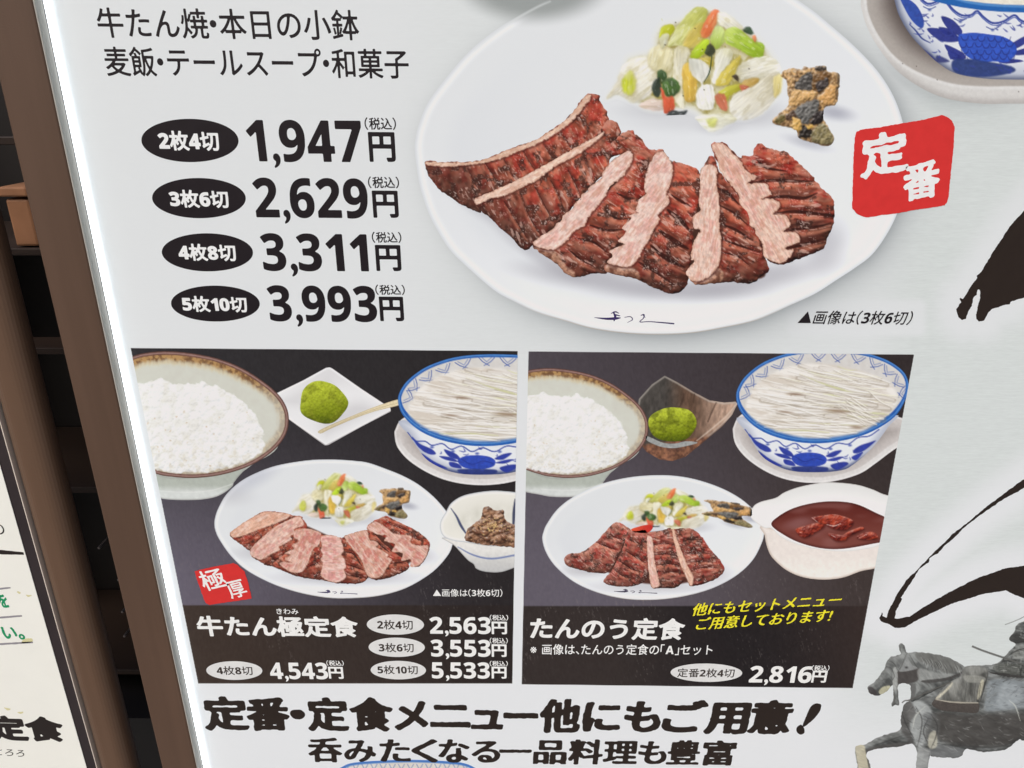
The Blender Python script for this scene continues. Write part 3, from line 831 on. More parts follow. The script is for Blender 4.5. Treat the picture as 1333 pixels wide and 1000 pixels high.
# 5
SLICES.append(dict(body=ZC([(240, 152), (275, 165), (300, 240), (350, 300), (420, 400), (480, 500), (530, 620), (570, 740), (595, 800), (590, 832), (540, 872), (490, 907), (440, 902), (350, 897), (250, 908), (170, 912), (125, 878), (105, 832), (200, 800), (280, 700), (250, 400), (215, 220)]),
    pink=ZC([(188, 235), (238, 198), (290, 230), (284, 280), (290, 350), (302, 430), (300, 550), (312, 640), (310, 740), (290, 812), (240, 862), (180, 892), (120, 872), (103, 832), (158, 770), (132, 762), (150, 650), (188, 592), (148, 572), (150, 500), (192, 472), (178, 430), (186, 330)]),
    ang=32, seed=71, grooves=[ZC([(300, 440), (390, 490), (470, 560)]) + [3], ZC([(310, 550), (400, 590), (500, 650)]) + [4], ZC([(310, 640), (420, 680), (540, 720)]) + [3.5], ZC([(310, 720), (400, 740), (470, 790)]) + [2.5], ZC([(290, 340), (350, 370), (420, 440)]) + [5]],
    rim=ZC([(120, 870), (180, 895), (245, 862), (290, 815), (330, 850), (300, 900), (170, 912), (125, 885)]), dark_side=(.2, .95), pk=((226, 194, 178), (212, 160, 146)), fib=-80))
# 6
SLICES.append(dict(body=ZC([(255, 90), (280, 72), (330, 74), (372, 110), (425, 165), (440, 143), (490, 150), (502, 110), (540, 73), (580, 98), (650, 120), (700, 123), (732, 160), (800, 220), (850, 268), (880, 310), (930, 358), (970, 402), (982, 470), (976, 560), (942, 640), (920, 700), (870, 722), (790, 752), (700, 787), (640, 787), (580, 762), (560, 735), (520, 610), (470, 490), (420, 400), (340, 290), (295, 200)]),
    pink=ZC([(256, 92), (282, 76), (330, 78), (372, 122), (420, 172), (442, 212), (480, 252), (525, 275), (470, 312), (572, 310), (592, 350), (608, 382), (550, 405), (632, 408), (662, 452), (620, 492), (692, 502), (722, 562), (680, 595), (752, 602), (778, 652), (690, 695), (742, 712), (690, 775), (640, 782), (582, 758), (560, 738), (550, 660), (512, 612), (510, 580), (480, 560), (470, 492), (422, 432), (410, 372), (342, 290), (300, 230), (288, 160)]),
    ang=8, seed=83, grooves=[ZC([(480, 312), (600, 295), (760, 300), (860, 300)]) + [4], ZC([(560, 405), (680, 390), (800, 400), (880, 370)]) + [4.5], ZC([(620, 492), (740, 480), (860, 490), (970, 500)]) + [4.5], ZC([(680, 595), (780, 580), (870, 570), (960, 550)]) + [4], ZC([(690, 695), (780, 680), (850, 660), (930, 640)]) + [4], ZC([(520, 170), (580, 220), (700, 240)]) + [4]],
    red=1.3, dark_side=(.35, .9), pk=((222, 188, 170), (210, 156, 142)), fib=60))

def paint_pickles(T, k, seed=5, clip=None, carrot_low=True):
    def G(pts): return T(zm(780, 0, 5.127)(pts))
    def leaf(pts, c, edge=None, seed_=0, hi=None, soft=2.6, a=.90):
        e = edge or tuple(v * f_ for v, f_ in zip(c, (.88, .85, .70)))
        gp = G(pts); q = curve(gp); ctr = q.mean(0)
        u_, s_, vt = np.linalg.svd(q - ctr, full_matrices=False)
        ax = vt[0] * (1 if vt[0][1] > 0 else -1); half = np.abs((q - ctr) @ ax).max() + 1e-3
        an = math.degrees(math.atan2(ax[1], ax[0]))
        c2 = hi or tuple(min(255, v * 1.05 + 6) for v in c)
        shade_([(x + 1.0 * k, y + 2.6 * k) for x, y in gp])
        rg_ = np.random.default_rng(seed * 100 + seed_); flip = rg_.random() < .35
        def f(X, Y, sd):
            t = ((X - ctr[0]) * ax[0] + (Y - ctr[1]) * ax[1]) / half
            if flip: t = -t
            o = mix(c2, c, st(t, -.8, .5))
            o = mix(o, e, st(t + .5 * (fbm(X, Y, 8 * k, seed + seed_ + 3, 2) - .5), .25, 1.1) * .75)
            rib = fbm(X, Y, 1.9 * k + .25, seed + seed_, 2, an, 7)
            o = o * (.92 + .16 * rib)[..., None]
            o = mix(o, e, st(fbm(X, Y, 6 * k, seed + seed_ + 9, 2, an, 2.5), .52, .74) * .45)
            o = lit(o, relief(X, Y, sd, 7 * k, .20), .42, (246, 247, 242))
            gl = st(fbm(X, Y, 2.4 * k + .2, seed + seed_ + 21, 2, an, 3), .66, .76) * st(-sd, 1.5 * k, 4 * k)
            o = mix(o, (244, 245, 240), gl * .28)
            return np.clip(o, 0, 255)
        fill(gp, f, soft * max(k, .5) + .4, a, clip=clip, warp=(1.1 * k, 5 * k, seed + seed_))
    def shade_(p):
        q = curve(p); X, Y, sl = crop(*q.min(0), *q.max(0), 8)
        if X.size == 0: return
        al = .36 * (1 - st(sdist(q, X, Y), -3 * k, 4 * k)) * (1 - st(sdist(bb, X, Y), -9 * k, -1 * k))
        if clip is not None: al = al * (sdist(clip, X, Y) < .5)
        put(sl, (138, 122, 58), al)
    base = [(40, 665), (100, 560), (160, 430), (190, 370), (330, 330), (360, 230), (420, 150), (540, 120), (640, 48), (780, 60), (880, 110), (960, 180), (1050, 230), (1110, 290), (1170, 370), (1205, 440), (1220, 540), (1210, 630), (1160, 690), (1080, 765), (980, 800), (900, 800), (820, 860), (740, 875), (680, 800), (600, 745), (450, 745), (330, 742), (255, 705), (130, 645)]
    bb = curve(G(base))
    def fb(X, Y, sd):
        n = fbm(X, Y, 8 * k, seed + 40, 3)
        o = mix((204, 198, 158), (160, 148, 74), st(n, .40, .70))
        return mix(o, (221, 222, 216), st(sd, -13 * k, -1 * k))
    fill(G(base), fb, 11 * k, .9, clip=clip)
    L = leaf
    L([(50, 660), (110, 560), (165, 430), (300, 380), (390, 470), (350, 620), (240, 690), (130, 632)], (222, 219, 208), seed_=1, soft=4)
    L([(150, 555), (190, 480), (225, 480), (245, 570), (215, 630), (170, 620)], (186, 196, 40), (214, 212, 140), 2, soft=5)
    L([(340, 330), (440, 300), (500, 360), (470, 470), (390, 480), (330, 430)], (222, 216, 180), seed_=3, soft=4)
    L([(398, 252), (420, 180), (480, 162), (505, 200), (470, 245), (430, 270)], (192, 200, 34), seed_=4)
    L([(400, 262), (440, 225), (468, 238), (450, 290), (420, 325)], (218, 220, 200), seed_=5)
    L([(455, 300), (540, 150), (640, 52), (725, 72), (700, 170), (702, 255), (610, 325), (520, 305)], (200, 204, 104), (168, 172, 70), 6, (222, 224, 160))
    L([(600, 210), (690, 150), (705, 255), (620, 320), (560, 300)], (212, 186, 84), seed_=7, soft=5, a=.7)
    L([(680, 205), (730, 100), (780, 62), (802, 100), (752, 222), (722, 252), (686, 252)], (218, 104, 58), (236, 170, 110), 8)
    L([(800, 80), (880, 110), (960, 185), (930, 230), (840, 190), (790, 150)], (226, 224, 208), seed_=9, soft=4)
    L([(742, 252), (780, 180), (830, 186), (842, 262), (790, 328), (752, 302)], (176, 202, 88), (150, 176, 60), 10, (204, 222, 140))
    L([(838, 205), (900, 182), (960, 210), (1030, 270), (1100, 300), (1085, 392), (1000, 372), (920, 325), (848, 292)], (160, 196, 46), (132, 166, 34), 11, (190, 214, 92))
    L([(955, 202), (1000, 178), (1032, 222), (1000, 232)], (44, 66, 44), seed_=12)
    L([(1020, 240), (1042, 238), (1045, 275), (1028, 270)], (222, 130, 84), seed_=13)
    L([(606, 365), (680, 278), (732, 266), (722, 342), (645, 395)], (176, 208, 34), seed_=14)
    L([(660, 395), (740, 380), (760, 440), (720, 450)], (196, 176, 70), seed_=15)
    L([(500, 330), (560, 308), (604, 342), (566, 450), (556, 620), (566, 732), (500, 662), (488, 560), (496, 450)], (224, 220, 198), (196, 188, 140), 16)
    L([(556, 452), (600, 418), (652, 522), (642, 662), (580, 674), (558, 560)], (220, 182, 72), (196, 150, 60), 17)
    L([(598, 398), (700, 408), (742, 480), (692, 560), (762, 580), (762, 722), (660, 724), (648, 620), (682, 560), (618, 500)], (229, 229, 224), (196, 198, 188), 18)
    L([(780, 338), (880, 328), (884, 400), (822, 480), (782, 562), (750, 542), (770, 450)], (230, 230, 216), (200, 196, 150), 19)
    L([(776, 562), (820, 480), (930, 376), (938, 400), (900, 500), (860, 560), (810, 575)], (214, 194, 76), (188, 170, 70), 20)
    L([(928, 450), (1000, 398), (1100, 378), (1182, 400), (1205, 482), (1100, 522), (1000, 542), (930, 545)], (226, 224, 212), (190, 184, 150), 21)
    L([(960, 540), (1060, 520), (1040, 580), (950, 600)], (196, 160, 84), seed_=22)
    L([(798, 612), (930, 558), (952, 592), (872, 642), (842, 682)], (184, 182, 52), seed_=23)
    L([(770, 640), (830, 625), (855, 690), (850, 742), (800, 712)], (196, 104, 78), seed_=24)
    L([(940, 565), (1000, 578), (960, 612)], (190, 96, 72), seed_=25)
    L([(870, 705), (905, 630), (1040, 568), (1120, 498), (1205, 490), (1196, 622), (1110, 742), (1005, 795), (900, 792)], (222, 217, 200), (186, 178, 150), 26, (232, 230, 220))
    L([(1165, 520), (1218, 500), (1215, 600), (1170, 650)], (222, 206, 130), seed_=27, soft=4, a=.8)
    L([(885, 512), (920, 498), (930, 542)], (58, 48, 40), seed_=28)
    L([(706, 342), (740, 288), (774, 345), (742, 376), (715, 365)], (52, 58, 42), seed_=29)
    stroke(G([(752, 372), (736, 480), (700, 548)]), [1.2 * k, 1.8 * k, .8 * k], (48, 66, 40), 1.2, .9, clip=clip)
    stroke(G([(365, 60), (400, 90), (422, 140)]), [1 * k, 2 * k, .8 * k], (206, 208, 160), 1.2, .8, clip=clip)
    L([(268, 706), (340, 660), (425, 668), (432, 732), (350, 738)], (216, 196, 186), seed_=30, soft=3)
    L([(388, 480), (430, 470), (452, 512), (420, 562), (395, 540)], (46, 74, 40), seed_=31)
    L([(352, 565), (400, 515), (412, 600), (390, 652), (360, 622)], (42, 54, 48), seed_=32)
    L([(425, 545), (480, 520), (535, 560), (532, 612), (480, 652), (430, 622)], (62, 98, 42), (34, 50, 36), 33)
    L([(408, 590), (425, 600), (450, 645), (492, 650), (502, 730), (440, 757), (428, 700)], (214, 82, 54), seed_=34)
    L([(432, 802), (480, 738), (540, 743), (592, 740), (530, 797)], (42, 48, 52), seed_=35)
    L([(645, 790), (720, 768), (850, 758), (915, 800), (860, 830), (800, 862), (730, 875)], (224, 224, 206), seed_=36, soft=4)
    L([(720, 800), (780, 790), (770, 845), (730, 840)], (204, 210, 110), seed_=37, soft=5, a=.8)
    rg = np.random.default_rng(seed)
    for x, y in ((510, 150), (640, 190), (440, 300), (560, 640), (700, 600), (690, 330), (1000, 460)):
        (gx_, gy_), = G([(x, y)])
        blob(gx_, gy_, 1.0 * k + .2, .8 * k + .2, (70, 64, 40), .8, 0, .2, clip)
    return curve(G(base))

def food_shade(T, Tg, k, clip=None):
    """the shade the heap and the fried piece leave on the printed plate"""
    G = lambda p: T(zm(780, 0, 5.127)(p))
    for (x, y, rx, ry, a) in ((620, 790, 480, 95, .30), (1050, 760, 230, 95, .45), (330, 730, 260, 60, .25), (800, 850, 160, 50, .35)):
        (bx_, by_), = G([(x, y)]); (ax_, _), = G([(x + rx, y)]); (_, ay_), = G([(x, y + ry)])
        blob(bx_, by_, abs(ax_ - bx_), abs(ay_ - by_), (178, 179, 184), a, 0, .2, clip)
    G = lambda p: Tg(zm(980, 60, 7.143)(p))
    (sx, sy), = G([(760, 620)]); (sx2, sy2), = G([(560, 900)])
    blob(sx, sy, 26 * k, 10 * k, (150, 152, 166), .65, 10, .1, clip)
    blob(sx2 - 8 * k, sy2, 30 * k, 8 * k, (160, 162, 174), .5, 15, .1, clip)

GARN = [(260, 272), (300, 225), (380, 205), (450, 213), (480, 190), (580, 203), (590, 188), (680, 188), (690, 235), (800, 262), (797, 400), (772, 540), (690, 562), (655, 602), (662, 690), (752, 852), (720, 922), (650, 927), (530, 892), (430, 852), (400, 782), (310, 752), (178, 712), (240, 630), (330, 552), (322, 430), (318, 330)]
def paint_garnish(T, k, seed=9, clip=None):
    def G(pts): return T(zm(980, 60, 7.143)(pts))
    def f(X, Y, sd):
        n, n2 = fbm(X, Y, 3 * k, seed, 4), fbm(X, Y, 1.5 * k + .2, seed + 4, 2)
        o = mix((206, 164, 108), (134, 100, 66), st(n, .35, .7)) * (.78 + .44 * n2)[..., None]
        return np.clip(lit(o, relief(X, Y, sd, 3 * k, .7, 3.2 * k + .3, 1.1, seed + 6), .7), 0, 255)
    fill(G(GARN), f, 1.4, clip=clip, warp=(1.4 * k, 4 * k, seed))
    def patch(pts, c, s, n=.5, soft=2.0):
        fill([(x + .8 * k, y + 1.6 * k) for x, y in G(pts)], (62, 44, 30), 3 * k, .35, clip=clip)
        fill(G(pts), lambda X, Y, sd: np.clip(lit(arr(c) * (1 - n / 2 + n * fbm(X, Y, 2.0 * k + .2, seed + s, 3, -35, 2))[..., None], relief(X, Y, sd, 3 * k, .45, 2.6 * k + .3, 1.0, seed + s + 2), .7), 0, 255), soft * k, clip=clip, warp=(2.0 * k, 4 * k, seed + s))
    patch([(415, 330), (480, 258), (552, 262), (535, 412), (400, 402)], (84, 80, 76), 1)
    patch([(545, 345), (570, 260), (640, 240), (722, 250), (715, 330), (690, 382), (620, 432), (560, 390)], (112, 78, 44), 2)
    patch([(590, 350), (690, 300), (700, 370), (620, 430)], (66, 58, 56), 3)
    patch([(580, 203), (592, 190), (680, 190), (678, 225), (600, 225)], (76, 66, 58), 4)
    patch([(372, 610), (480, 530), (600, 492), (622, 560), (560, 660), (500, 722), (440, 692)], (104, 102, 98), 5, .8)
    patch([(300, 640), (370, 600), (400, 660), (330, 690)], (82, 62, 50), 6)
    patch([(590, 610), (655, 605), (655, 690), (560, 735), (540, 690)], (44, 38, 38), 7)
    patch([(432, 800), (470, 740), (540, 770), (545, 850), (430, 850)], (44, 38, 34), 8)
    patch([(560, 790), (650, 715), (748, 852), (700, 922), (560, 885), (540, 840)], (134, 122, 84), 9, .9)
    patch([(200, 700), (260, 630), (300, 660), (260, 725)], (110, 96, 56), 10)
    patch([(365, 665), (440, 695), (445, 780), (385, 785)], (218, 172, 92), 11, .3)
    patch([(490, 740), (545, 730), (562, 755), (520, 775)], (226, 176, 84), 12, .3)
    patch([(355, 430), (420, 405), (500, 420), (560, 410), (600, 440), (560, 500), (470, 520), (380, 560), (340, 540)], (214, 168, 106), 13, .4)
    patch([(640, 440), (720, 360), (775, 370), (770, 470), (720, 540), (650, 550), (620, 500)], (212, 160, 96), 14, .45)
    patch([(790, 262), (802, 262), (788, 420), (776, 480)], (80, 66, 50), 15)
    return curve(G(GARN))

# ------------------------------------------------------------------ the big plate
pp = pic('plate_picture', label='large white oval plate of six grilled slices printed at the top')
def plate_paint(pc, cx, cy, rx, ry, k, clip=None, cool=0.0):
    def f(X, Y, sd):
        nx, ny = (X - cx) / rx, (Y - cy) / ry
        t = st(nx * .6 + ny * .8, -.9, .9)
        o = mix((217, 220, 221), (225, 228, 231), t)
        o = mix(o, (205, 209, 214), st(-sd, 26 * k, 60 * k) * st(-(nx * .7 - ny * .3), .0, .9) * .45)
        o = mix(o, (233, 235, 237), np.exp(-((sd + 7 * k) / (3.6 * k)) ** 2) * .75)
        o = mix(o, (204, 208, 212), np.exp(-((sd + 1.0 * k) / (1.4 * k)) ** 2) * .6)
        o = mix(o, (231, 233, 235), np.exp(-((sd + 24 * k) / (16 * k)) ** 2) * st(nx * .5 + ny, .1, .9) * .8)
        o = mix(o, (150, 138, 122), np.exp(-((sd + .2) / (1.2 * k)) ** 2) * st(ny, .75, 1.0) * .8)
        return o
    fill(pc, f, 1.2, sm=False, clip=clip)
plate_paint(plate_c, 860, 197, 320, 240, 1.0)
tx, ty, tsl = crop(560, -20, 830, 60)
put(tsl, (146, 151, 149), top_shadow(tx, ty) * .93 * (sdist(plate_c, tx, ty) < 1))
stroke([(618, 66), (640, 47), (668, 27), (700, 9), (716, 2)], [1.5, 2.5, 3, 3, 2], (214, 218, 217), 3, .55)
ident = lambda pts: pts
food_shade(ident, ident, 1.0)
# shade of the meat on the plate
MEAT_ALL = [p for s in SLICES for p in s['body']]
for (x, y, rx, ry, a, an) in ((770, 362, 95, 16, .55, 8), (890, 378, 100, 14, .55, 0), (990, 362, 90, 18, .5, -12), (640, 278, 70, 14, .35, 32), (1075, 320, 26, 34, .4, 20), (700, 330, 60, 12, .4, 32)):
    blob(x, y, rx, ry, (150, 148, 156), a, an, .15)
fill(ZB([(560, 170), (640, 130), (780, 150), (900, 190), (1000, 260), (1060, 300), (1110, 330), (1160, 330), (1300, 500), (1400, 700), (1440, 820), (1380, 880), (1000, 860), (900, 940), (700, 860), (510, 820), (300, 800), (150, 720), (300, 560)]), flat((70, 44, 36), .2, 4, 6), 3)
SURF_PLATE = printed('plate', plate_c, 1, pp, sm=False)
for n, s in enumerate(SLICES):
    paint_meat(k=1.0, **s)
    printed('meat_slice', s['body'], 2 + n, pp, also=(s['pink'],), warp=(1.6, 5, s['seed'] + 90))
ident = lambda pts: pts
o_ = paint_pickles(ident, 1.0)
printed('pickled_vegetables', o_, 4, pp, sm=False, grow=5)
o_ = paint_garnish(ident, 1.0)
printed('fried_garnish', o_, 5, pp, sm=False, grow=.5, warp=(1.4, 4, 9))
# the maker's brush mark on the rim
ZM = zm(530, 340, 2.666)
def emblem(T, c, lay, parent, w=1.0):
    dk = mat('plate_mark_ink', tuple(ink_rgb(c)), .35, .28)
    strokes = [([(651, 196), (690, 200), (722, 199), (740, 197)], [2, 7, 9, 3]), ([(708, 182), (722, 176), (735, 181)], [2, 5, 2]), ([(716, 178), (722, 192), (718, 207)], [4, 8, 4]), ([(722, 186), (738, 190)], [5, 3]), ([(755, 195), (775, 193), (782, 203), (765, 213)], [2, 3, 3, 1]), ([(812, 188), (822, 186), (820, 198), (808, 211), (840, 210), (880, 213), (925, 217)], [3, 4, 3, 3, 3, 4, 5]), ([(818, 186), (826, 196)], [3, 2])]
    me_all = None
    fld = None
    p0 = T(ZM([(640, 165), (940, 225)]))
    x0, y0, x1, y1 = math.floor(min(p0[0][0], p0[1][0])) - 2, math.floor(min(p0[0][1], p0[1][1])) - 2, math.ceil(max(p0[0][0], p0[1][0])) + 2, math.ceil(max(p0[0][1], p0[1][1])) + 2
    stp = .4
    X, Y = np.meshgrid(np.arange(x0, x1, stp, dtype=np.float32), np.arange(y0, y1, stp, dtype=np.float32))
    F = np.full(X.shape, 9.0, np.float32)
    for pts, ws in strokes:
        q = np.concatenate([arr(T(ZM(pts))), arr(ws)[:, None] / 2.666 * w], 1)
        if len(q) > 2: q = curve(q, 5, False)
        for (ax, ay, aw), (bx_, by_, bw) in zip(q[:-1], q[1:]):
            ex, ey = bx_ - ax, by_ - ay; L = max(ex * ex + ey * ey, 1e-9)
            t = np.clip(((X - ax) * ex + (Y - ay) * ey) / L, 0, 1)
            F = np.minimum(F, np.hypot(X - ax - t * ex, Y - ay - t * ey) - np.maximum(aw + (bw - aw) * t, .7) / 2)
    me = field_mesh('plate_mark', F, lambda i, j: P(x0 + i * stp, y0 + j * stp), layer_y(lay))
    return link('plate_mark', me, dk, parent)
emblem(ident, (58, 46, 92), 2, pp)
# ------------------------------------------------------------------ seal, calligraphy, bowls on the face
M_SEAL = solid_ink('red_seal_ink', (209, 51, 49))
ZS = zm(1030, 140, 3.333)
seal = outline('red_seal', ZS([(280, 112), (292, 102), (312, 94), (400, 84), (470, 70), (560, 56), (640, 36), (662, 34), (690, 52), (706, 76), (708, 100), (700, 200), (688, 320), (680, 398), (668, 418), (655, 426), (560, 440), (480, 456), (400, 466), (335, 476), (292, 466), (272, 445), (264, 425), (268, 300), (272, 180)]), 9, sign, M_SEAL, sm=True, rough=.8, rs=5, label='red seal stamp with two white characters over the plate edge')
def brush(name, s, L, R, h, lay, parent, m, **k):
    return text(name, s, L, R, h, lay, parent, m, up='perp', **k)
brush('seal_character', '定', ZS([(300, 222)])[0], ZS([(505, 182)])[0], 57, 10, seal, M_WHITE, bold=.035, rough=.03, rnd=.012, em=60)
brush('seal_character', '番', ZS([(484, 333)])[0], ZS([(644, 302)])[0], 50, 10, seal, M_WHITE, bold=.03, rough=.025, rnd=.01, em=60)
outline('brush_stroke', BR1, 1, sign, M_BRUSH, rough=.9, rs=4, seed=4)
outline('brush_stroke', BR2, 1, sign, M_BRUSH, rough=1.0, rs=5, seed=8)

BLUE, BLUE2, NAVY = (42, 92, 168), (36, 66, 162), (40, 48, 96)
ZM2 = zm(1080, 0, 5)
bp_ = pic('soup_bowl_picture', label='blue and white bowl on a saucer printed at the upper right corner')
MIR = lambda q: q + [(2530 - x, y) for x, y in q[::-1]]
so = ZM2(MIR([(420, -330), (250, -180), (203, 0), (215, 90), (238, 165), (300, 285), (400, 420), (500, 512), (650, 602), (800, 652), (1000, 677), (1150, 676)]))
def fs(X, Y, sd):
    o = mix((206, 204, 200), (178, 174, 170), st(-sd, 12, 0) * st(Y, 40, 120))
    inner = sdist(curve(ZM2(MIR([(440, -300), (280, -160), (240, 0), (270, 140), (350, 282), (450, 392), (600, 482), (800, 546), (1000, 564), (1150, 563)]))), X, Y)
    ins = mix((170, 163, 156), (84, 74, 70), st(-inner, 4, 46))
    o = mix(o, ins, 1 - st(inner, -1.5, 1.0))
    o = mix(o, (222, 221, 219), np.exp(-((inner - 2) / 2.2) ** 2) * .55)
    return o * (.97 + .06 * fbm(X, Y, 2.5, 4))[..., None]
fill(so, fs, 1.4)
for x, y in ((475, 415), (565, 432), (1230, 597), (700, 520)): blob(*ZM2([(x, y)])[0], .9, .9, (60, 50, 44), .8)
printed('saucer', so, 2, bp_)
bo = ZM2(MIR([(366, -200), (392, -100), (420, 0), (450, 100), (520, 222), (620, 332), (720, 422), (830, 482), (1000, 512), (1150, 519)]))
rimo, rimi = ZM2(ell(1265, -230, 905, 312)), ZM2(ell(1265, -246, 850, 280))
def fb(X, Y, sd):
    o = mix((218, 221, 226), (180, 186, 200), st(-sd, 30, 0))
    o = mix(o, (58, 66, 96), st(sd, -9, 2) * .75)
    return o
fill(bo, fb, 1.2)
def bpoly(T, pts, c, k=1.0, clip=None, soft=1.2, a=.95, n=.25):
    fill(T(pts), lambda X, Y, sd: arr(c) * (1 - n / 2 + n * fbm(X, Y, 3 * k + .3, 77))[..., None], soft, a, clip=clip)
bpoly(ZM2, [(455, -30), (560, 30), (612, 130), (600, 185), (540, 140), (490, 60)], (44, 72, 160))
for q in ([(725, 108), (800, 130), (862, 200), (840, 232), (770, 190)], [(632, 190), (720, 188), (842, 240), (830, 272), (720, 266)], [(708, 178), (780, 190), (832, 242), (760, 230)], [(748, 290), (860, 340), (884, 382), (800, 372)], [(770, 330), (830, 350), (870, 390), (790, 385)], [(1180, 290), (1265, 238), (1300, 250), (1265, 290), (1200, 320)], [(1190, 340), (1300, 310), (1300, 350), (1210, 360)], [(1100, 400), (1200, 385), (1260, 400), (1150, 415)]):
    bpoly(ZM2, q, (44, 52, 128), soft=1.4)
bpoly(ZM2, [(838, 232), (880, 218), (950, 214), (1050, 226), (1130, 240), (1200, 282), (1216, 340), (1160, 402), (1060, 400), (1000, 408), (900, 372), (846, 300)], (44, 78, 184))
rg = np.random.default_rng(3)
for x in range(860, 1210, 52):
    for y in range(240, 400, 42):
        xx, yy = x + rg.uniform(-10, 10) + (26 if (y // 42) % 2 else 0), y + rg.uniform(-8, 8)
        if xx < 1195: stroke(ZM2([(xx - 24, yy), (xx - 8, yy + 26), (xx + 16, yy + 22), (xx + 26, yy - 2)]), [.8, 1.3, 1.3, .8], (40, 44, 110), 1.2, .75)
bpoly(ZM2, [(800, 396), (900, 384), (1000, 396), (1180, 432), (1192, 472), (1000, 502), (820, 474)], (46, 62, 118), soft=3)
stroke(ZM2([(520, 160), (560, 200), (600, 250), (655, 280)]), [1, 2, 2, 1], (50, 64, 130), 1.4)
for q in ([(560, 300), (640, 340), (700, 400), (640, 390)], [(700, 360), (780, 400), (700, 405)]): bpoly(ZM2, q, (60, 66, 118), soft=3)
for w, c, dy in ((2.6, (52, 70, 150), 0), (1.2, (64, 84, 164), 14)):
    stroke(ZM2([(590, -10 + dy), (640, 25 + dy), (700, 10 + dy), (740, -10 + dy), (800, 60 + dy), (860, 100 + dy), (920, 98 + dy), (960, 72 + dy), (1000, 110 + dy), (1060, 150 + dy), (1130, 140 + dy), (1200, 100 + dy), (1240, 130 + dy), (1300, 160 + dy)]), w, c, 1.2)
for x, y in ((850, 128), (1060, 182), (650, 50)):
    stroke(ZM2([(x - 40, y - 6), (x, y + 10), (x + 40, y - 6)]), 1.2, (60, 78, 150), 1.2); blob(*ZM2([(x, y + 14)])[0], 2.6, 2.2, (60, 78, 150), .8)
fill(rimo, flat((38, 98, 172), .06, 3, 5), 1.2, sm=False)
rb_ = np.random.default_rng(14)
for n in range(130):
    x, y = rb_.uniform(440, 1500), rb_.uniform(90, 470)
    a_ = rb_.uniform(0, 6.28); L_ = rb_.uniform(12, 34)
    q_ = ZM2([(x - L_ * math.cos(a_), y - L_ * .5 * math.sin(a_)), (x + 5, y + 6), (x + L_ * math.cos(a_), y + L_ * .5 * math.sin(a_))])
    if (sdist(curve(bo), arr(q_)[:, 0][None], arr(q_)[:, 1][None]) > -4).any() or (830 < x < 1220 and 215 < y < 400): continue
    stroke(q_, [.6, 2.2, .6], (56, 68, 146), 1.2, .7)
stroke(ZM2([(740, -30), (900, 14), (1080, 36), (1300, 44)]), [2, 3, 3, 3], (112, 164, 214), 3, .6)
fill(rimi, flat((228, 222, 206), .06, 3, 8), 2, sm=False)
printed('soup_bowl', bo, 3, bp_, also=(rimo,))

# small bowl that shows at the foot of the face, under the second headline
ZH = zm(240, 890, 3.03)
fp = pic('lower_bowl_picture')
lo_ = ZH([(600, 350), (622, 328), (665, 312), (760, 304), (900, 300), (1040, 306), (1105, 314), (1150, 334), (1180, 360), (1196, 425), (1120, 510), (885, 545), (650, 510), (580, 425)])
def flw(X, Y, sd):
    o = mix((222, 217, 207), (206, 198, 186), fbm(X, Y, 3, 5, 3, 10, 4))
    return mix(o, (66, 118, 190), st(sd, -4.5, -2.5))
fill(lo_, flw, 1.2)
for x in range(640, 1150, 36): stroke(ZH([(x - 12, 318), (x, 336), (x + 12, 318)]), 1.1, (84, 116, 180), 1.2, .7)
for x, y in ((905, 292), (935, 285), (900, 278)): pass
printed('lower_bowl', lo_, 1, fp)

# ------------------------------------------------------------------ the two set-meal photographs
def seared(parent, slices, lay, clip, base=None, k=.42):
    for n, s in enumerate(slices):
        paint_meat(k=k, clip=clip, **s)
        printed('meat_slice', s['body'], lay + n, parent, clip=clip, also=(s['pink'],), warp=(1.6 * k, 5 * k, s['seed'] + 90))

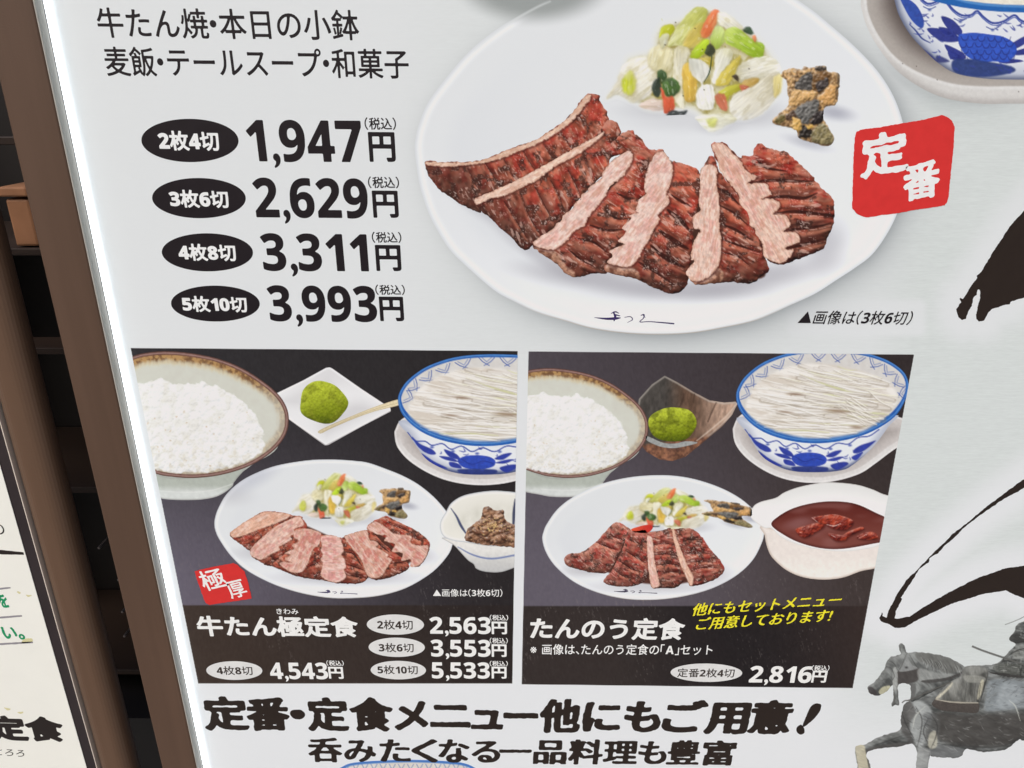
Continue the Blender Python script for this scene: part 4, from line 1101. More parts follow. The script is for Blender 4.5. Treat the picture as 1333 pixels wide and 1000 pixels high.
def rice_bowl(T, k, clip, lay, parent):
    rim = T([(-200, 200), (-120, 120), (30, 70), (120, 46), (260, 35), (420, 48), (600, 85), (760, 150), (900, 240), (990, 320), (1040, 400), (1056, 480), (1040, 570), (980, 660), (880, 740), (760, 800), (600, 845), (440, 862), (300, 855), (190, 835), (0, 760), (-200, 560)])
    foot = T([(-100, 700), (200, 840), (440, 855), (700, 800), (820, 740), (706, 880), (690, 915), (640, 955), (580, 985), (500, 1001), (420, 1006), (300, 1004), (200, 990), (0, 930)])
    ext = T([(-100, 700), (300, 850), (600, 840), (900, 730), (985, 655), (860, 745), (720, 850), (700, 885), (560, 940), (200, 930)])
    fill(ext, lambda X, Y, sd: mix((196, 200, 192), (168, 172, 164), fbm(X, Y, 5 * k, 3)), 1.4, clip=clip)
    fill(foot, lambda X, Y, sd: mix(mix((172, 178, 168), (206, 210, 206), st(Y, *[p[1] for p in T([(0, 900), (0, 960)])])), (150, 150, 146), st(sd, -3, 0) * .6) * (.96 + .08 * fbm(X, Y, 4, 5))[..., None], 1.4, clip=clip)
    stroke(T([(200, 945), (400, 955), (560, 940), (690, 900)]), 1.2 * k, (222, 224, 220), 1.6, .6, clip=clip)
    printed('bowl_foot', foot, lay, parent, clip=clip, also=(ext,))
    yt = T([(0, 40)])[0][1]; yb = T([(0, 250)])[0][1]
    def fr(X, Y, sd):
        o = mix((206, 208, 196), (199, 198, 186), fbm(X, Y, 9 * k, 12))
        inner = -sd
        gl = st(Y, yb + 30 * k, yt + 14 * k)                  # brown glaze runs down the far wall
        wv = inner + 4 * k * (fbm(X, Y, 3 * k, 21, 2, 90, 3) - .5)
        o = mix(o, mix((176, 136, 84), (112, 78, 50), st(fbm(X, Y, 4 * k, 15), .35, .7)), (1 - st(wv, 9 * k, 17 * k)) * np.clip(gl + .35, 0, 1) * .95)
        o = mix(o, (206, 190, 152), np.exp(-((wv - 15 * k) / (3 * k)) ** 2) * gl * .6)
        rimc = mix((132, 96, 84), (92, 60, 52), fbm(X, Y, 2.5 * k, 18))
        o = mix(o, rimc, 1 - st(inner, 4.6 * k, 5.6 * k))
        o = mix(o, (184, 156, 150), np.exp(-((inner - 2.6 * k) / (.9 * k)) ** 2) * .6)
        o = mix(o, (64, 42, 40), np.exp(-(inner / (1.1 * k)) ** 2) * .7)
        return np.clip(o, 0, 255)
    fill(rim, fr, 1.3, clip=clip)
    printed('rice_bowl', rim, lay + 1, parent, clip=clip)
    ro = T([(-60, 330), (20, 262), (60, 250), (120, 244), (180, 228), (220, 208), (262, 238), (320, 246), (400, 250), (450, 244), (492, 232), (540, 258), (600, 268), (640, 300), (690, 318), (730, 346), (764, 376), (790, 410), (832, 440), (850, 490), (880, 540), (890, 575), (878, 615), (900, 640), (880, 680), (838, 718), (780, 752), (700, 782), (600, 808), (500, 822), (330, 826), (190, 806), (60, 780), (-60, 720)])
    def fz(X, Y, sd):
        n = fbm(X, Y, 9 * k, 31, 2)
        o = mix((236, 237, 236), (226, 225, 219), st(n, .40, .75))
        lowy = st(Y, ry0 + (ry1 - ry0) * .45, ry1)
        o = mix(o, (213, 207, 190), st(fbm(X, Y, 6 * k, 36, 3), .50, .72) * (.15 + .55 * lowy))
        return np.clip(lit(o, relief(X, Y, sd, 6 * k, .16, 4.5 * k + .3, .30, 37, 0, 1, 3), .4, (244, 245, 244)), 0, 255)
    ry0, ry1 = curve(ro)[:, 1].min(), curve(ro)[:, 1].max()
    fill(ro, fz, 3, clip=clip, warp=(2.6 * k, 5 * k, 41))
    rg = np.random.default_rng(int(900 * k))
    pr = curve(ro); lo, hi = pr.min(0), pr.max(0)
    N = 0
    cand = rg.uniform(lo, hi, (1500, 2)).astype(np.float32)
    ins = sdist(pr, cand[:, 0][None], cand[:, 1][None])[0]
    for (x, y), s_ in zip(cand, ins):
        if s_ > 1 or N > 620: continue
        if sdist(clip, np.array([[x]]), np.array([[y]]))[0, 0] > 1: continue
        N += 1
        a = rg.uniform(0, math.pi); L = rg.uniform(1.8, 3.2) * k
        dx, dy = L * math.cos(a), L * math.sin(a) * .75
        stroke([(x - dx + .4, y - dy + 1.1 * k), (x + dx + .4, y + dy + 1.1 * k)], 1.7 * k, (196, 192, 178), 1.6, .12 + .10 * max(0, (y - lo[1]) / (hi[1] - lo[1]) - .3), clip=clip)
        v = rg.uniform(229, 242)
        stroke([(x - dx, y - dy), (x + dx, y + dy)], 1.7 * k, (v, v, v - rg.uniform(0, 4)), 1.7, .36, clip=clip)
    for _ in range(46):
        x, y = rg.uniform(lo[0], hi[0]), rg.uniform(lo[1] + (hi[1] - lo[1]) * .35, hi[1])
        if sdist(pr, np.array([[x]]), np.array([[y]]))[0, 0] > -4: continue
        blob(x, y, rg.uniform(.8, 2.2) * k, rg.uniform(.6, 1.2) * k, (176, 140, 92), rg.uniform(.2, .6), rg.uniform(0, 180), .1, clip)
    printed('rice', ro, lay + 2, parent, clip=clip, warp=(2.6 * k, 5 * k, 41), grow=1)

def soup_bowl(T, k, clip, lay, parent):
    sc = T([(113, 530), (118, 500), (150, 440), (230, 420), (600, 440), (1000, 420), (1190, 460), (1230, 540), (1180, 600), (1090, 662), (1000, 730), (900, 795), (750, 840), (600, 852), (450, 832), (320, 782), (200, 700), (130, 612)])
    def fsa(X, Y, sd):
        o = mix((196, 190, 186), (150, 142, 138), st(-sd, 6 * k, 34 * k))
        o = mix(o, (214, 211, 208), (1 - st(-sd, 7 * k, 9 * k)) * st(Y, *[p[1] for p in T([(0, 520), (0, 640)])]))
        o = mix(o, (232, 230, 228), np.exp(-((sd + 1.6 * k) / (1.4 * k)) ** 2) * .6)
        return o * (.96 + .08 * fbm(X, Y, 3, 9))[..., None]
    fill(sc, fsa, 1.3, clip=clip)
    printed('saucer', sc, lay, parent, clip=clip)
    body = T([(165, 440), (205, 545), (245, 615), (300, 690), (380, 742), (450, 770), (540, 784), (700, 784), (800, 770), (850, 745), (920, 690), (1000, 610), (1080, 500), (1120, 430), (700, 560)])
    def fbo(X, Y, sd):
        o = mix((222, 225, 230), (176, 182, 196), st(sd, -14 * k, 0))
        return mix(o, (44, 56, 104), st(sd + (Y - T([(0, 740)])[0][1]) * .25, -7 * k, 2 * k) * .85)
    fill(body, fbo, 1.3, clip=clip)
    B = lambda pts, c=(42, 56, 150), **kw: bpoly(T, pts, c, k, clip, **kw)
    B([(480, 690), (520, 668), (590, 662), (660, 672), (695, 700), (680, 735), (600, 752), (520, 742), (485, 715)], (40, 66, 172))
    for q in ([(400, 625), (470, 655), (490, 690), (430, 672)], [(372, 668), (440, 676), (480, 705), (410, 692)], [(430, 705), (480, 715), (500, 745), (440, 735)], [(690, 685), (740, 655), (790, 650), (740, 690)], [(695, 710), (760, 690), (800, 690), (750, 715)], [(215, 545), (260, 590), (330, 625), (352, 655), (310, 655), (250, 610)], [(860, 650), (900, 620), (960, 600), (1000, 590), (930, 650), (870, 668)], [(270, 650), (340, 700), (420, 745), (360, 735), (290, 690)], [(720, 740), (800, 720), (830, 735), (760, 770)], [(850, 690), (920, 660), (880, 710)]): B(q, soft=1.6)
    B([(480, 752), (600, 748), (700, 755), (680, 782), (520, 782)], (44, 56, 120), soft=2.5)
    stroke(T([(190, 520), (230, 570), (290, 575), (330, 600), (390, 590), (440, 625), (500, 605), (560, 640), (620, 615), (690, 640), (760, 605), (830, 610), (890, 570), (960, 560), (1020, 520)]), 1.5 * k, (44, 66, 156), 1.2, clip=clip)
    for x, y in ((330, 612), (450, 638), (590, 652), (720, 640), (840, 618)): blob(*T([(x, y)])[0], 3 * k, 2 * k, (60, 78, 160), .8, 0, .2, clip)
    stroke(T([(500, 688), (560, 720), (620, 700), (680, 712)]), .9 * k, (30, 36, 110), 1.2, .6, clip=clip)
    rb_ = np.random.default_rng(4)
    for n in range(34):
        x, y = rb_.uniform(240, 1000), rb_.uniform(600, 760)
        a_ = rb_.uniform(0, 6.28); L_ = rb_.uniform(10, 26)
        q_ = T([(x - L_ * math.cos(a_), y - L_ * .5 * math.sin(a_)), (x + 4, y + 5), (x + L_ * math.cos(a_), y + L_ * .5 * math.sin(a_))])
        if (sdist(curve(body), arr(q_)[:, 0][None], arr(q_)[:, 1][None]) > -3 * k).any(): continue
        stroke(q_, [.5 * k, 1.7 * k, .5 * k], (52, 66, 152), 1.2, .75, clip=clip)
    printed('bowl_wall', body, lay + 1, parent, clip=clip)
    rim = T([(133, 320), (150, 250), (200, 180), (290, 110), (400, 62), (500, 38), (600, 28), (720, 26), (900, 38), (1050, 80), (1150, 140), (1197, 205), (1200, 290), (1150, 400), (1080, 472), (950, 545), (800, 588), (650, 606), (500, 596), (350, 556), (240, 495), (160, 408)])
    ys_, ye_ = T([(0, 40)])[0][1], T([(0, 590)])[0][1]
    def fri(X, Y, sd):
        o = mix((214, 212, 208), (200, 196, 190), fbm(X, Y, 6 * k, 3))
        w = (4.2 + 7.0 * st(Y, ys_ + (ye_ - ys_) * .4, ye_)) * k
        o = mix(o, mix((30, 80, 162), (48, 110, 186), fbm(X, Y, 5 * k, 4)), 1 - st(-sd, w - .6, w + .6))
        o = mix(o, (126, 172, 218), np.exp(-((sd + w * .35) / (.8 * k)) ** 2) * .55)
        return o
    fill(rim, fri, 1.3, clip=clip)
    # painted border of hooks inside the rim
    for (x, y, a) in ((205, 300, 70), (232, 235, 55), (310, 180, 40), (405, 130, 28), (515, 95, 15), (645, 75, 0), (765, 80, -5), (885, 90, -15), (990, 120, -28), (1070, 165, -42), (1130, 230, -62), (1160, 300, -80)):
        c, s = math.cos(math.radians(-a)), math.sin(math.radians(-a))
        R = lambda q: T([(x + u * c - v * s, y + u * s + v * c) for u, v in q])
        stroke(R([(-46, -28), (-24, -2), (0, 14), (24, -2), (46, -28)]), 1.2 * k, (58, 84, 160), 1.1, .85, clip=clip, sm=False)
        stroke(R([(-30, -30), (0, 0), (30, -30)]), 1.0 * k, (74, 100, 172), 1.1, .7, clip=clip, sm=False)
        stroke(R([(-14, 22), (0, 14), (14, 22)]), 1.2 * k, (58, 84, 160), 1.1, .8, clip=clip, sm=False)
    # shredded leek heaped in the broth
    heap = T([(195, 395), (215, 310), (260, 240), (350, 175), (460, 130), (600, 110), (760, 125), (950, 170), (1090, 240), (1135, 320), (1100, 400), (1020, 470), (920, 530), (780, 562), (650, 574), (520, 566), (370, 525), (260, 470)])
    fill(heap, lambda X, Y, sd: mix((230, 226, 219), (208, 199, 186), st(fbm(X, Y, 5 * k, 8, 3, 10, 5), .35, .72)), 6, clip=clip)
    rg = np.random.default_rng(19)
    hp = curve(heap)
    def strand(x, y, L, a, w, c, al, sh):
        q = [(x - L * math.cos(a) / 2, y - L * math.sin(a) / 2), (x, y + rg.normal(0, 7)), (x + L * math.cos(a) / 2, y + L * math.sin(a) / 2 + rg.normal(0, 8))]
        ends = arr(T([q[0], q[2]]))
        if (sdist(hp, ends[:, 0][None], ends[:, 1][None]) > 2).any(): return
        stroke(T([(u, v + 6) for u, v in q]), w * 1.1, (138, 124, 106), 2.0, sh, clip=clip)
        stroke(T(q), [w * .4, w, w, w * .4], c, 1.2, al, clip=clip)
    slope = lambda y: math.radians(np.interp(y, [120, 280, 400, 560], [15, 11, 5, 3]))
    for n in range(26):                       # bundles lie underneath
        y = rg.uniform(140, 540)
        strand(rg.uniform(330, 1000), y, rg.uniform(250, 520), slope(y) + rg.normal(0, .05), rg.uniform(5, 9) * k, (234, 231, 225), .6, .34)
    for n in range(330):
        y = rg.uniform(125, 565); t = rg.random()
        c = (236, 234, 228) if t < .62 else (230, 227, 206) if t < .78 else (218, 212, 200) if t < .93 else (208, 210, 160)
        strand(rg.uniform(210, 1120), y, rg.uniform(120, 420), slope(y) + rg.normal(0, .06), rg.uniform(.8, 2.3) * k, c, .85, .17)
    for n in range(16):                       # a few cross the others at the right
        strand(rg.uniform(860, 1040), rg.uniform(320, 480), rg.uniform(120, 240), rg.uniform(.3, .8), rg.uniform(1.2, 2.4) * k, (234, 231, 222), .85, .3)
    for x, y, rx, ry in ((500, 300, 60, 10), (760, 405, 90, 14), (880, 505, 50, 14), (440, 412, 60, 8)):
        c0 = T([(x, y)])[0]; blob(*c0, rx / 4.76 * k, ry / 4.76 * k, (136, 110, 88), .7, 5, .1, clip)
    printed('bowl_rim', rim, lay + 2, parent, clip=clip)
    printed('shredded_leek', heap, lay + 3, parent, clip=clip, grow=1)

def mochi(cx, cy, rx, ry, clip, lay, parent, dark=False):
    pts = [(cx + rx * math.cos(t) * (1 + .05 * math.cos(3 * t + cx) + .03 * math.cos(5 * t)), cy + ry * math.sin(t) * (1 + .06 * math.sin(2 * t + cx) + .03 * math.cos(4 * t + 2))) for t in np.linspace(0, 2 * math.pi, 22, endpoint=False)]
    blob(cx + 2, cy + ry * .75, rx * .9, ry * .5, (96, 92, 84) if not dark else (40, 34, 30), .5, 0, .1, clip)
    def f(X, Y, sd):
        o = mix((176, 188, 50), (106, 120, 18), st((Y - cy) / ry * .8 + (X - cx) / rx * .25, -.7, .95))
        o = mix(o, (74, 86, 14), st((Y - cy) / ry, .35, 1.05) * .7)
        o = mix(o, (128, 136, 34) if not dark else (96, 104, 24), st(fbm(X, Y, 9, 55 + int(cx), 3), .45, .7) * .7)
        return np.clip(lit(o * (.84 + .32 * fbm(X, Y, 1.7, 5))[..., None], relief(X, Y, sd, 4, .25, 2.4, .45, 6), .7, (214, 222, 130)), 0, 255)
    fill(pts, f, 1.3, clip=clip)
    printed('matcha_sweet', pts, lay, parent, clip=clip)

def panel(quad, label, tones, band_y, band):
    (TL, TR, BR, BL) = quad
    def f(X, Y, sd):
        u = np.clip((X - TL[0] - (Y - 453) * .2) / 440, 0, 1); v = np.clip((Y - 455) / 335, 0, 1)
        o = mix(mix(tones[0], tones[1], u), mix(tones[2], tones[3], st(u, .0, 1)), st(v, .05, .95))
        b = mix(mix(band[0], band[1], st(u, .0, .45)), band[2], st(u, .45, 1))
        o = mix(o, b, st(Y, band_y - .6, band_y + .6))
        g = fbm(X, Y, 2.2, 6, 3, 80, 2)
        o = o + ((g - .5) * 9)[..., None]
        wear = st(fbm(X, Y, 1.3, 15, 3, 78, 5), .68, .80) * st(fbm(X, Y, 40, 8, 2), .5, .75)
        return np.clip(mix(o, (128, 120, 116), wear * .35 * st(Y, 640, 760)), 0, 255)
    fill(quad, f, .8, sm=False)
    clip = arr(quad)
    o = printed('set_meal_photo', quad, 1, sign, sm=False, label=label)
    return o, clip

Q1 = [(170, 453), (674, 457), (667, 890), (258, 890)]
p1, c1 = panel(Q1, 'dark photograph of a set meal with thick slices, rice and a small stew bowl', ((50, 48, 50), (44, 41, 42), (98, 92, 104), (44, 40, 41)), 788, ((62, 51, 45), (56, 47, 43), (44, 38, 37)))
zoomI, zoomK, zoomF, zoomG = zm(165, 450, 5), zm(350, 450, 4.04), zm(240, 590, 5), zm(440, 590, 5)
# square dish with the green sweet and a pick
dish = zoomK([(318, 113), (332, 118), (480, 222), (640, 328), (642, 346), (480, 430), (312, 524), (294, 525), (110, 392), (20, 300), (40, 250), (180, 182), (300, 116)])
def fd(X, Y, sd):
    cxx, cyy = zoomK([(310, 300)])[0]
    o = mix((226, 226, 226), (198, 197, 198), st(np.abs((X - cxx) * .6 + (Y - cyy)) / 40, .1, 1) * st(-sd, 0, 30))
    o = mix(o, (206, 205, 206), st((cyy - Y) / 40, .2, 1) * .6)
    o = mix(o, (238, 238, 238), np.exp(-((sd + 1.6) / 1.4) ** 2) * .6)
    return o
fill(dish, fd, 1.2, sm=False, clip=c1)
stroke(zoomK([(640, 346), (480, 432), (300, 526), (110, 394)]), 1.6, (150, 146, 146), 1.4, .7, sm=False, clip=c1)
printed('square_dish', dish, 2, p1, clip=c1, sm=False)
mochi(*zoomK([(284, 298)])[0], 31.2, 27, c1, 3, p1)
pk_ = zoomK([(258, 452), (300, 428), (430, 372), (560, 320), (690, 280), (690, 312), (560, 345), (440, 388), (320, 440), (275, 462)])
fill(pk_, grad((222, 208, 172), (204, 190, 154), zoomK([(0, 300)])[0], zoomK([(0, 450)])[0], .06, 2, 4, (170, 150, 112), 1.2), 1.2, clip=c1)
stroke(zoomK([(280, 455), (420, 388), (560, 334), (690, 298)]), .9, (180, 162, 122), 1.0, .7, clip=c1)
printed('wooden_pick', pk_, 4, p1, clip=c1)
rice_bowl(zoomI, 1.0, c1, 3, p1)
zoomL = zm(930, 450, 4.763)
T1 = lambda pts: [(518.3 + (x - 958.3) * 1.076, 521.8 + (y - 517.2) * .985) for x, y in zoomL(pts)]
soup_bowl(T1, 1.0, c1, 5, p1)
# the plate
P1 = zoomF([(195, 460), (202, 410), (222, 355), (270, 272), (350, 195), (450, 136), (600, 80), (800, 46), (960, 40), (1100, 48), (1200, 62)]) + zoomG([(330, 108), (420, 145), (520, 200), (620, 280), (700, 370), (742, 450), (756, 530), (742, 610), (710, 672), (620, 770), (480, 860), (350, 910), (200, 938), (0, 946)]) + zoomF([(850, 930), (700, 895), (550, 840), (400, 758), (300, 665), (230, 565), (204, 510)])
P1c = curve(P1)
ex_, ey_, esl = crop(270, 590, 600, 785)
plate_paint(P1c, 435, 688, 156, 92, .5, c1)
for (x, y, rx, ry, a) in ((450, 752, 90, 10, .5), (340, 720, 40, 10, .35), (545, 725, 24, 10, .35), (300, 645, 30, 14, .25)):
    blob(x, y, rx, ry, (158, 156, 164), a, 0, .1, c1)
blob(330, 622, 40, 14, (176, 180, 192), .5, -28, .1, c1)
fill(zoomF([(420, 470), (600, 440), (760, 460), (1000, 560), (1080, 540), (1200, 520), (1300, 460), (1420, 560), (1500, 640), (1460, 720), (1350, 780), (1000, 830), (700, 780), (500, 680)]), flat((84, 50, 42), .2, 3, 6), 3, clip=c1)
food_shade(lambda pts: [(380 + (x - 789) * .478, 624 + (y - 29) * .43) for x, y in pts], lambda pts: [(487 + (x - 1005) * .54, 635 + (y - 86) * .385) for x, y in pts], .5, c1)
printed('plate', P1c, 6, p1, clip=c1, sm=False)
t1 = lambda pts: [(380 + (x - 789) * .478, 624 + (y - 29) * .43) for x, y in pts]
o_ = paint_pickles(t1, .5, 6, c1); printed('pickled_vegetables', o_, 7, p1, clip=c1, sm=False, grow=1.5)
t1g = lambda pts: [(487 + (x - 1005) * .54, 635 + (y - 86) * .385) for x, y in pts]
o_ = paint_garnish(t1g, .5, 10, c1); printed('fried_garnish', o_, 8, p1, clip=c1, sm=False, grow=.5)
PK1 = ((218, 180, 164), (202, 142, 132))
S1 = [
 dict(body=zoomF([(296, 520), (330, 490), (420, 430), (520, 378), (620, 383), (705, 402), (770, 425), (640, 560), (500, 640), (425, 634), (380, 602), (310, 552)]), pink=zoomF([(300, 520), (330, 490), (420, 432), (520, 382), (620, 386), (690, 404), (620, 448), (560, 470), (500, 490), (400, 530), (340, 548), (312, 545)]), ang=-30, seed=101, pk=((220, 176, 152), (206, 156, 132)), fib=-30, grooves=[zoomF([(540, 480), (580, 460), (620, 448)]) + [3]]),
 dict(body=zoomF([(428, 640), (450, 600), (560, 500), (640, 450), (740, 410), (772, 430), (800, 480), (760, 560), (640, 680), (560, 735), (480, 700), (440, 672)]), pink=zoomF([(428, 640), (450, 600), (560, 500), (640, 450), (738, 412), (768, 432), (776, 470), (716, 492), (722, 520), (690, 540), (700, 560), (650, 590), (616, 612), (620, 630), (560, 660), (500, 692), (440, 670)]), ang=-30, seed=113, pk=PK1, fib=-40, grooves=[zoomF([(700, 560), (730, 570), (760, 540)]) + [4], zoomF([(560, 670), (600, 700), (640, 690)]) + [4]]),
 dict(body=zoomF([(720, 500), (800, 488), (872, 508), (905, 545), (910, 640), (905, 760), (895, 820), (800, 815), (700, 790), (600, 745), (560, 720), (650, 660), (700, 600)]), pink=zoomF([(720, 505), (800, 490), (872, 510), (900, 540), (872, 600), (842, 620), (822, 662), (802, 722), (762, 772), (690, 772), (620, 722), (640, 706), (700, 712), (652, 690), (690, 660), (650, 650), (716, 620), (700, 600), (745, 570), (712, 545)]), ang=40, seed=127, pk=((214, 172, 156), (196, 122, 112)), fib=-60, grooves=[zoomF([(800, 740), (850, 720), (890, 700)]) + [4], zoomF([(830, 680), (870, 660), (900, 640)]) + [3]]),
 dict(body=zoomF([(882, 552), (910, 533), (960, 532), (1012, 548), (1062, 558), (1130, 700), (1182, 760), (1200, 800), (1150, 845), (1050, 850), (940, 835), (888, 795)]), pink=zoomF([(885, 552), (910, 535), (960, 534), (1012, 550), (1032, 602), (1036, 640), (1022, 660), (1044, 690), (1052, 740), (1040, 756), (1052, 802), (1010, 837), (940, 832), (888, 792), (902, 722), (886, 690), (900, 660), (888, 630), (896, 600)]), ang=20, seed=139, pk=((220, 178, 166), (206, 140, 134)), fib=5, grooves=[zoomF([(1040, 640), (1090, 650), (1120, 680)]) + [4], zoomF([(1050, 720), (1110, 740), (1170, 760)]) + [4], zoomF([(1055, 790), (1110, 800), (1180, 810)]) + [3]]),
 dict(body=zoomG([(38, 546), (100, 518), (190, 498), (240, 525), (290, 580), (390, 660), (460, 720), (455, 755), (350, 805), (250, 826), (190, 792), (140, 700), (90, 620)]), pink=zoomG([(42, 546), (100, 520), (188, 502), (204, 560), (240, 570), (262, 592), (250, 610), (302, 640), (330, 660), (320, 676), (352, 692), (322, 740), (282, 800), (230, 812), (188, 790), (150, 690), (96, 620)]), ang=35, seed=151, pk=((210, 168, 150), (194, 118, 106)), fib=55, grooves=[zoomG([(330, 720), (390, 710), (440, 715)]) + [4], zoomG([(250, 570), (290, 610), (330, 640)]) + [5]]),
 dict(body=zoomG([(185, 490), (230, 440), (275, 420), (290, 412), (322, 408), (380, 438), (500, 498), (582, 558), (598, 602), (582, 660), (542, 722), (500, 742), (470, 702), (410, 652), (340, 590), (290, 540)]), pink=zoomG([(188, 490), (215, 455), (250, 445), (310, 480), (360, 520), (420, 530), (480, 540), (470, 580), (530, 600), (585, 600), (578, 660), (540, 720), (500, 738), (468, 735), (475, 690), (410, 700), (420, 650), (350, 640), (370, 590), (300, 570), (320, 535), (260, 530)]), ang=28, seed=163, pk=((212, 170, 154), (196, 122, 112)), fib=40, grooves=[zoomG([(330, 460), (420, 490), (500, 530)]) + [3], zoomG([(460, 530), (520, 560), (570, 570)]) + [3]]),
]
seared(p1, S1, 8, c1, k=.5)
emblem(lambda pts: [(413.5 + (x - 774) * .50, 770.5 + (y - 413) * .32) for x, y in pts], (74, 66, 100), 7, p1, .55)
# little bowl of stewed meat
rb = zoomG([(702, 380), (740, 320), (830, 270), (1000, 243), (1160, 252), (1300, 262), (1300, 620), (1160, 612), (1000, 602), (850, 582), (760, 572), (690, 545), (664, 495), (668, 440)])
bd = zoomG([(690, 548), (720, 580), (760, 605), (840, 692), (882, 722), (900, 752), (960, 772), (1060, 774), (1160, 742), (1300, 700), (1300, 590), (1000, 600)])
fill(bd, grad((224, 222, 216), (190, 190, 188), zoomG([(0, 600)])[0], zoomG([(0, 770)])[0], .04, 3, 4, (160, 160, 160), 2), 1.2, clip=c1)
stroke(zoomG([(780, 610), (880, 662), (1000, 686), (1160, 662), (1300, 640)]), [1, 2, 2.2, 2.2, 2], (104, 120, 168), 1.4, .9, clip=c1)
printed('small_bowl_wall', bd, 7, p1, clip=c1)
def frb(X, Y, sd):
    o = mix((226, 224, 214), (208, 206, 194), st(-sd, 6, 34) * fbm(X, Y, 9, 4) * 1.5)
    o = mix(o, (168, 176, 190), np.exp(-((sd + .6) / 1.0) ** 2) * .7)
    return mix(o, (238, 237, 232), np.exp(-((sd + 3) / 1.6) ** 2) * .6)
fill(rb, frb, 1.2, clip=c1)
stroke(zoomG([(735, 358), (772, 412), (800, 470), (832, 520)]), [.8, 2.4, 3.4, 2], (58, 66, 100), 1.4, .9, clip=c1)
stroke(zoomG([(1152, 300), (1146, 380), (1142, 460)]), [1.5, 4, 3], (52, 56, 84), 1.4, .9, clip=c1)
printed('small_bowl', rb, 9, p1, clip=c1)
sm_ = zoomG([(828, 562), (838, 500), (880, 460), (935, 415), (938, 365), (980, 345), (1020, 372), (1080, 368), (1088, 430), (1160, 470), (1300, 500), (1300, 610), (1000, 602), (880, 582)])
def fsm(X, Y, sd):
    o = mix((156, 112, 84), (82, 54, 42), st(fbm(X, Y, 4, 5, 4), .38, .72))
    o = mix(o, (182, 140, 108), st(fbm(X, Y, 5, 9, 3), .55, .75) * .7)
    return np.clip(lit(o, relief(X, Y, sd, 3, .5, 4, .9, 8, -20, 2), .7), 0, 255)
fill(sm_, fsm, 1.4, clip=c1, warp=(1.2, 4, 5))
rg = np.random.default_rng(25)
for n in range(26):
    x, y = zoomG([(rg.uniform(850, 1180), rg.uniform(390, 590))])[0]
    if sdist(curve(sm_), np.array([[x]], np.float32), np.array([[y]], np.float32))[0, 0] > -3: continue
    r1, r2, a_ = rg.uniform(3.5, 6.5), rg.uniform(2.2, 3.6), rg.uniform(-40, 50)
    ch_ = [(u + rg.normal(0, .5), v + rg.normal(0, .5)) for u, v in ell(x, y, r1, r2, a_, 9)]
    fill([(u + .6, v + 1.6) for u, v in ch_], (44, 28, 22), 3, .6, clip=c1)
    cc = [(168, 124, 96), (140, 96, 72), (112, 74, 56), (184, 142, 112)][n % 4]
    fill(ch_, lambda X, Y, sd: np.clip(lit(arr(cc) * (.82 + .36 * fbm(X, Y, 1.6, n + 3, 3, a_, 3))[..., None], relief(X, Y, sd, 2.2, .75), .8, (246, 228, 208)), 0, 255), 1.3, clip=c1)
    blob(x - .8, y - r2 * .45, 1.3, .5, (244, 230, 214), .7, a_, .2, c1)
rg = np.random.default_rng(5)
for _ in range(90):
    a, r = rg.uniform(0, 6.28), abs(rg.normal(0, .6))
    x, y = zoomG([(1015 + 95 * r * math.cos(a), 470 + 62 * r * math.sin(a))])[0]
    blob(x + .3, y + .8, 1.1, .8, (96, 66, 40), .5, 0, .2, c1); blob(x, y, rg.uniform(.7, 1.2), rg.uniform(.6, .9), (228, rg.uniform(178, 204), 132), .9, rg.uniform(0, 180), .4, c1)
for _ in range(24):
    x, y = zoomG([(rg.uniform(850, 1150), rg.uniform(470, 590))])[0]
    blob(x, y, 1, .8, (216, 178, 128), .8, 0, .3, c1)
printed('stewed_meat', sm_, 10, p1, clip=c1, warp=(1.2, 4, 5))

Q2 = [(688, 457.5), (1190, 461.5), (1110, 896), (679, 891)]
p2, c2 = panel(Q2, 'dark photograph of a set meal with scored slices and a white cup of red stew', ((76, 70, 76), (52, 45, 45), (96, 90, 100), (62, 53, 50)), 789, ((54, 47, 45), (38, 34, 35), (60, 48, 44)))
zoomJ, zoomH, zoomN = zm(680, 450, 4.76), zm(700, 600, 4.3), zm(970, 600, 5.556)
# folded ceramic dish
dj = zoomJ([(882, 184), (960, 225), (1060, 285), (1160, 338), (1250, 352), (1322, 346), (1334, 360), (1300, 430), (1240, 500), (1120, 600), (1010, 690), (930, 716), (850, 706), (770, 660), (730, 610), (700, 500), (720, 330), (800, 240)])
def fdj(X, Y, sd):
    x0, x1 = zoomJ([(760, 0)])[0][0], zoomJ([(1300, 0)])[0][0]
    u = (X - x0) / (x1 - x0)
    o = mix((72, 68, 64), (96, 74, 60), st(u, .2, .5)); o = mix(o, (176, 146, 126), st(u, .5, .9))
    low = st(Y + u * 14, zoomJ([(0, 600)])[0][1], zoomJ([(0, 625)])[0][1])
    o = mix(o, mix((140, 96, 72), (96, 66, 54), st(fbm(X, Y, 5, 3), .3, .7)), low)
    n = fbm(X, Y, 3.5, 11, 4, 100, 2.5)
    o = o * (.72 + .56 * n)[..., None]
    o = mix(o, (190, 182, 172), np.exp(-((sd + 1.4) / 1.3) ** 2) * .6 * (1 - low))
    return np.clip(o, 0, 255)
fill(dj, fdj, 1.3, sm=False, clip=c2)
for q, w in (([(1000, 300), (990, 350), (960, 400)], 2.2), ([(1200, 355), (1170, 420), (1150, 470)], 2), ([(1066, 300), (1060, 350)], 1.6)): stroke(zoomJ(q), w, (66, 50, 42), 1.6, .6, clip=c2)
stroke(zoomJ([(1326, 362), (1260, 440), (1180, 510), (1080, 590)]), [1, 1.8, 1.8, 1.2], (214, 196, 178), 1.4, .7, clip=c2)
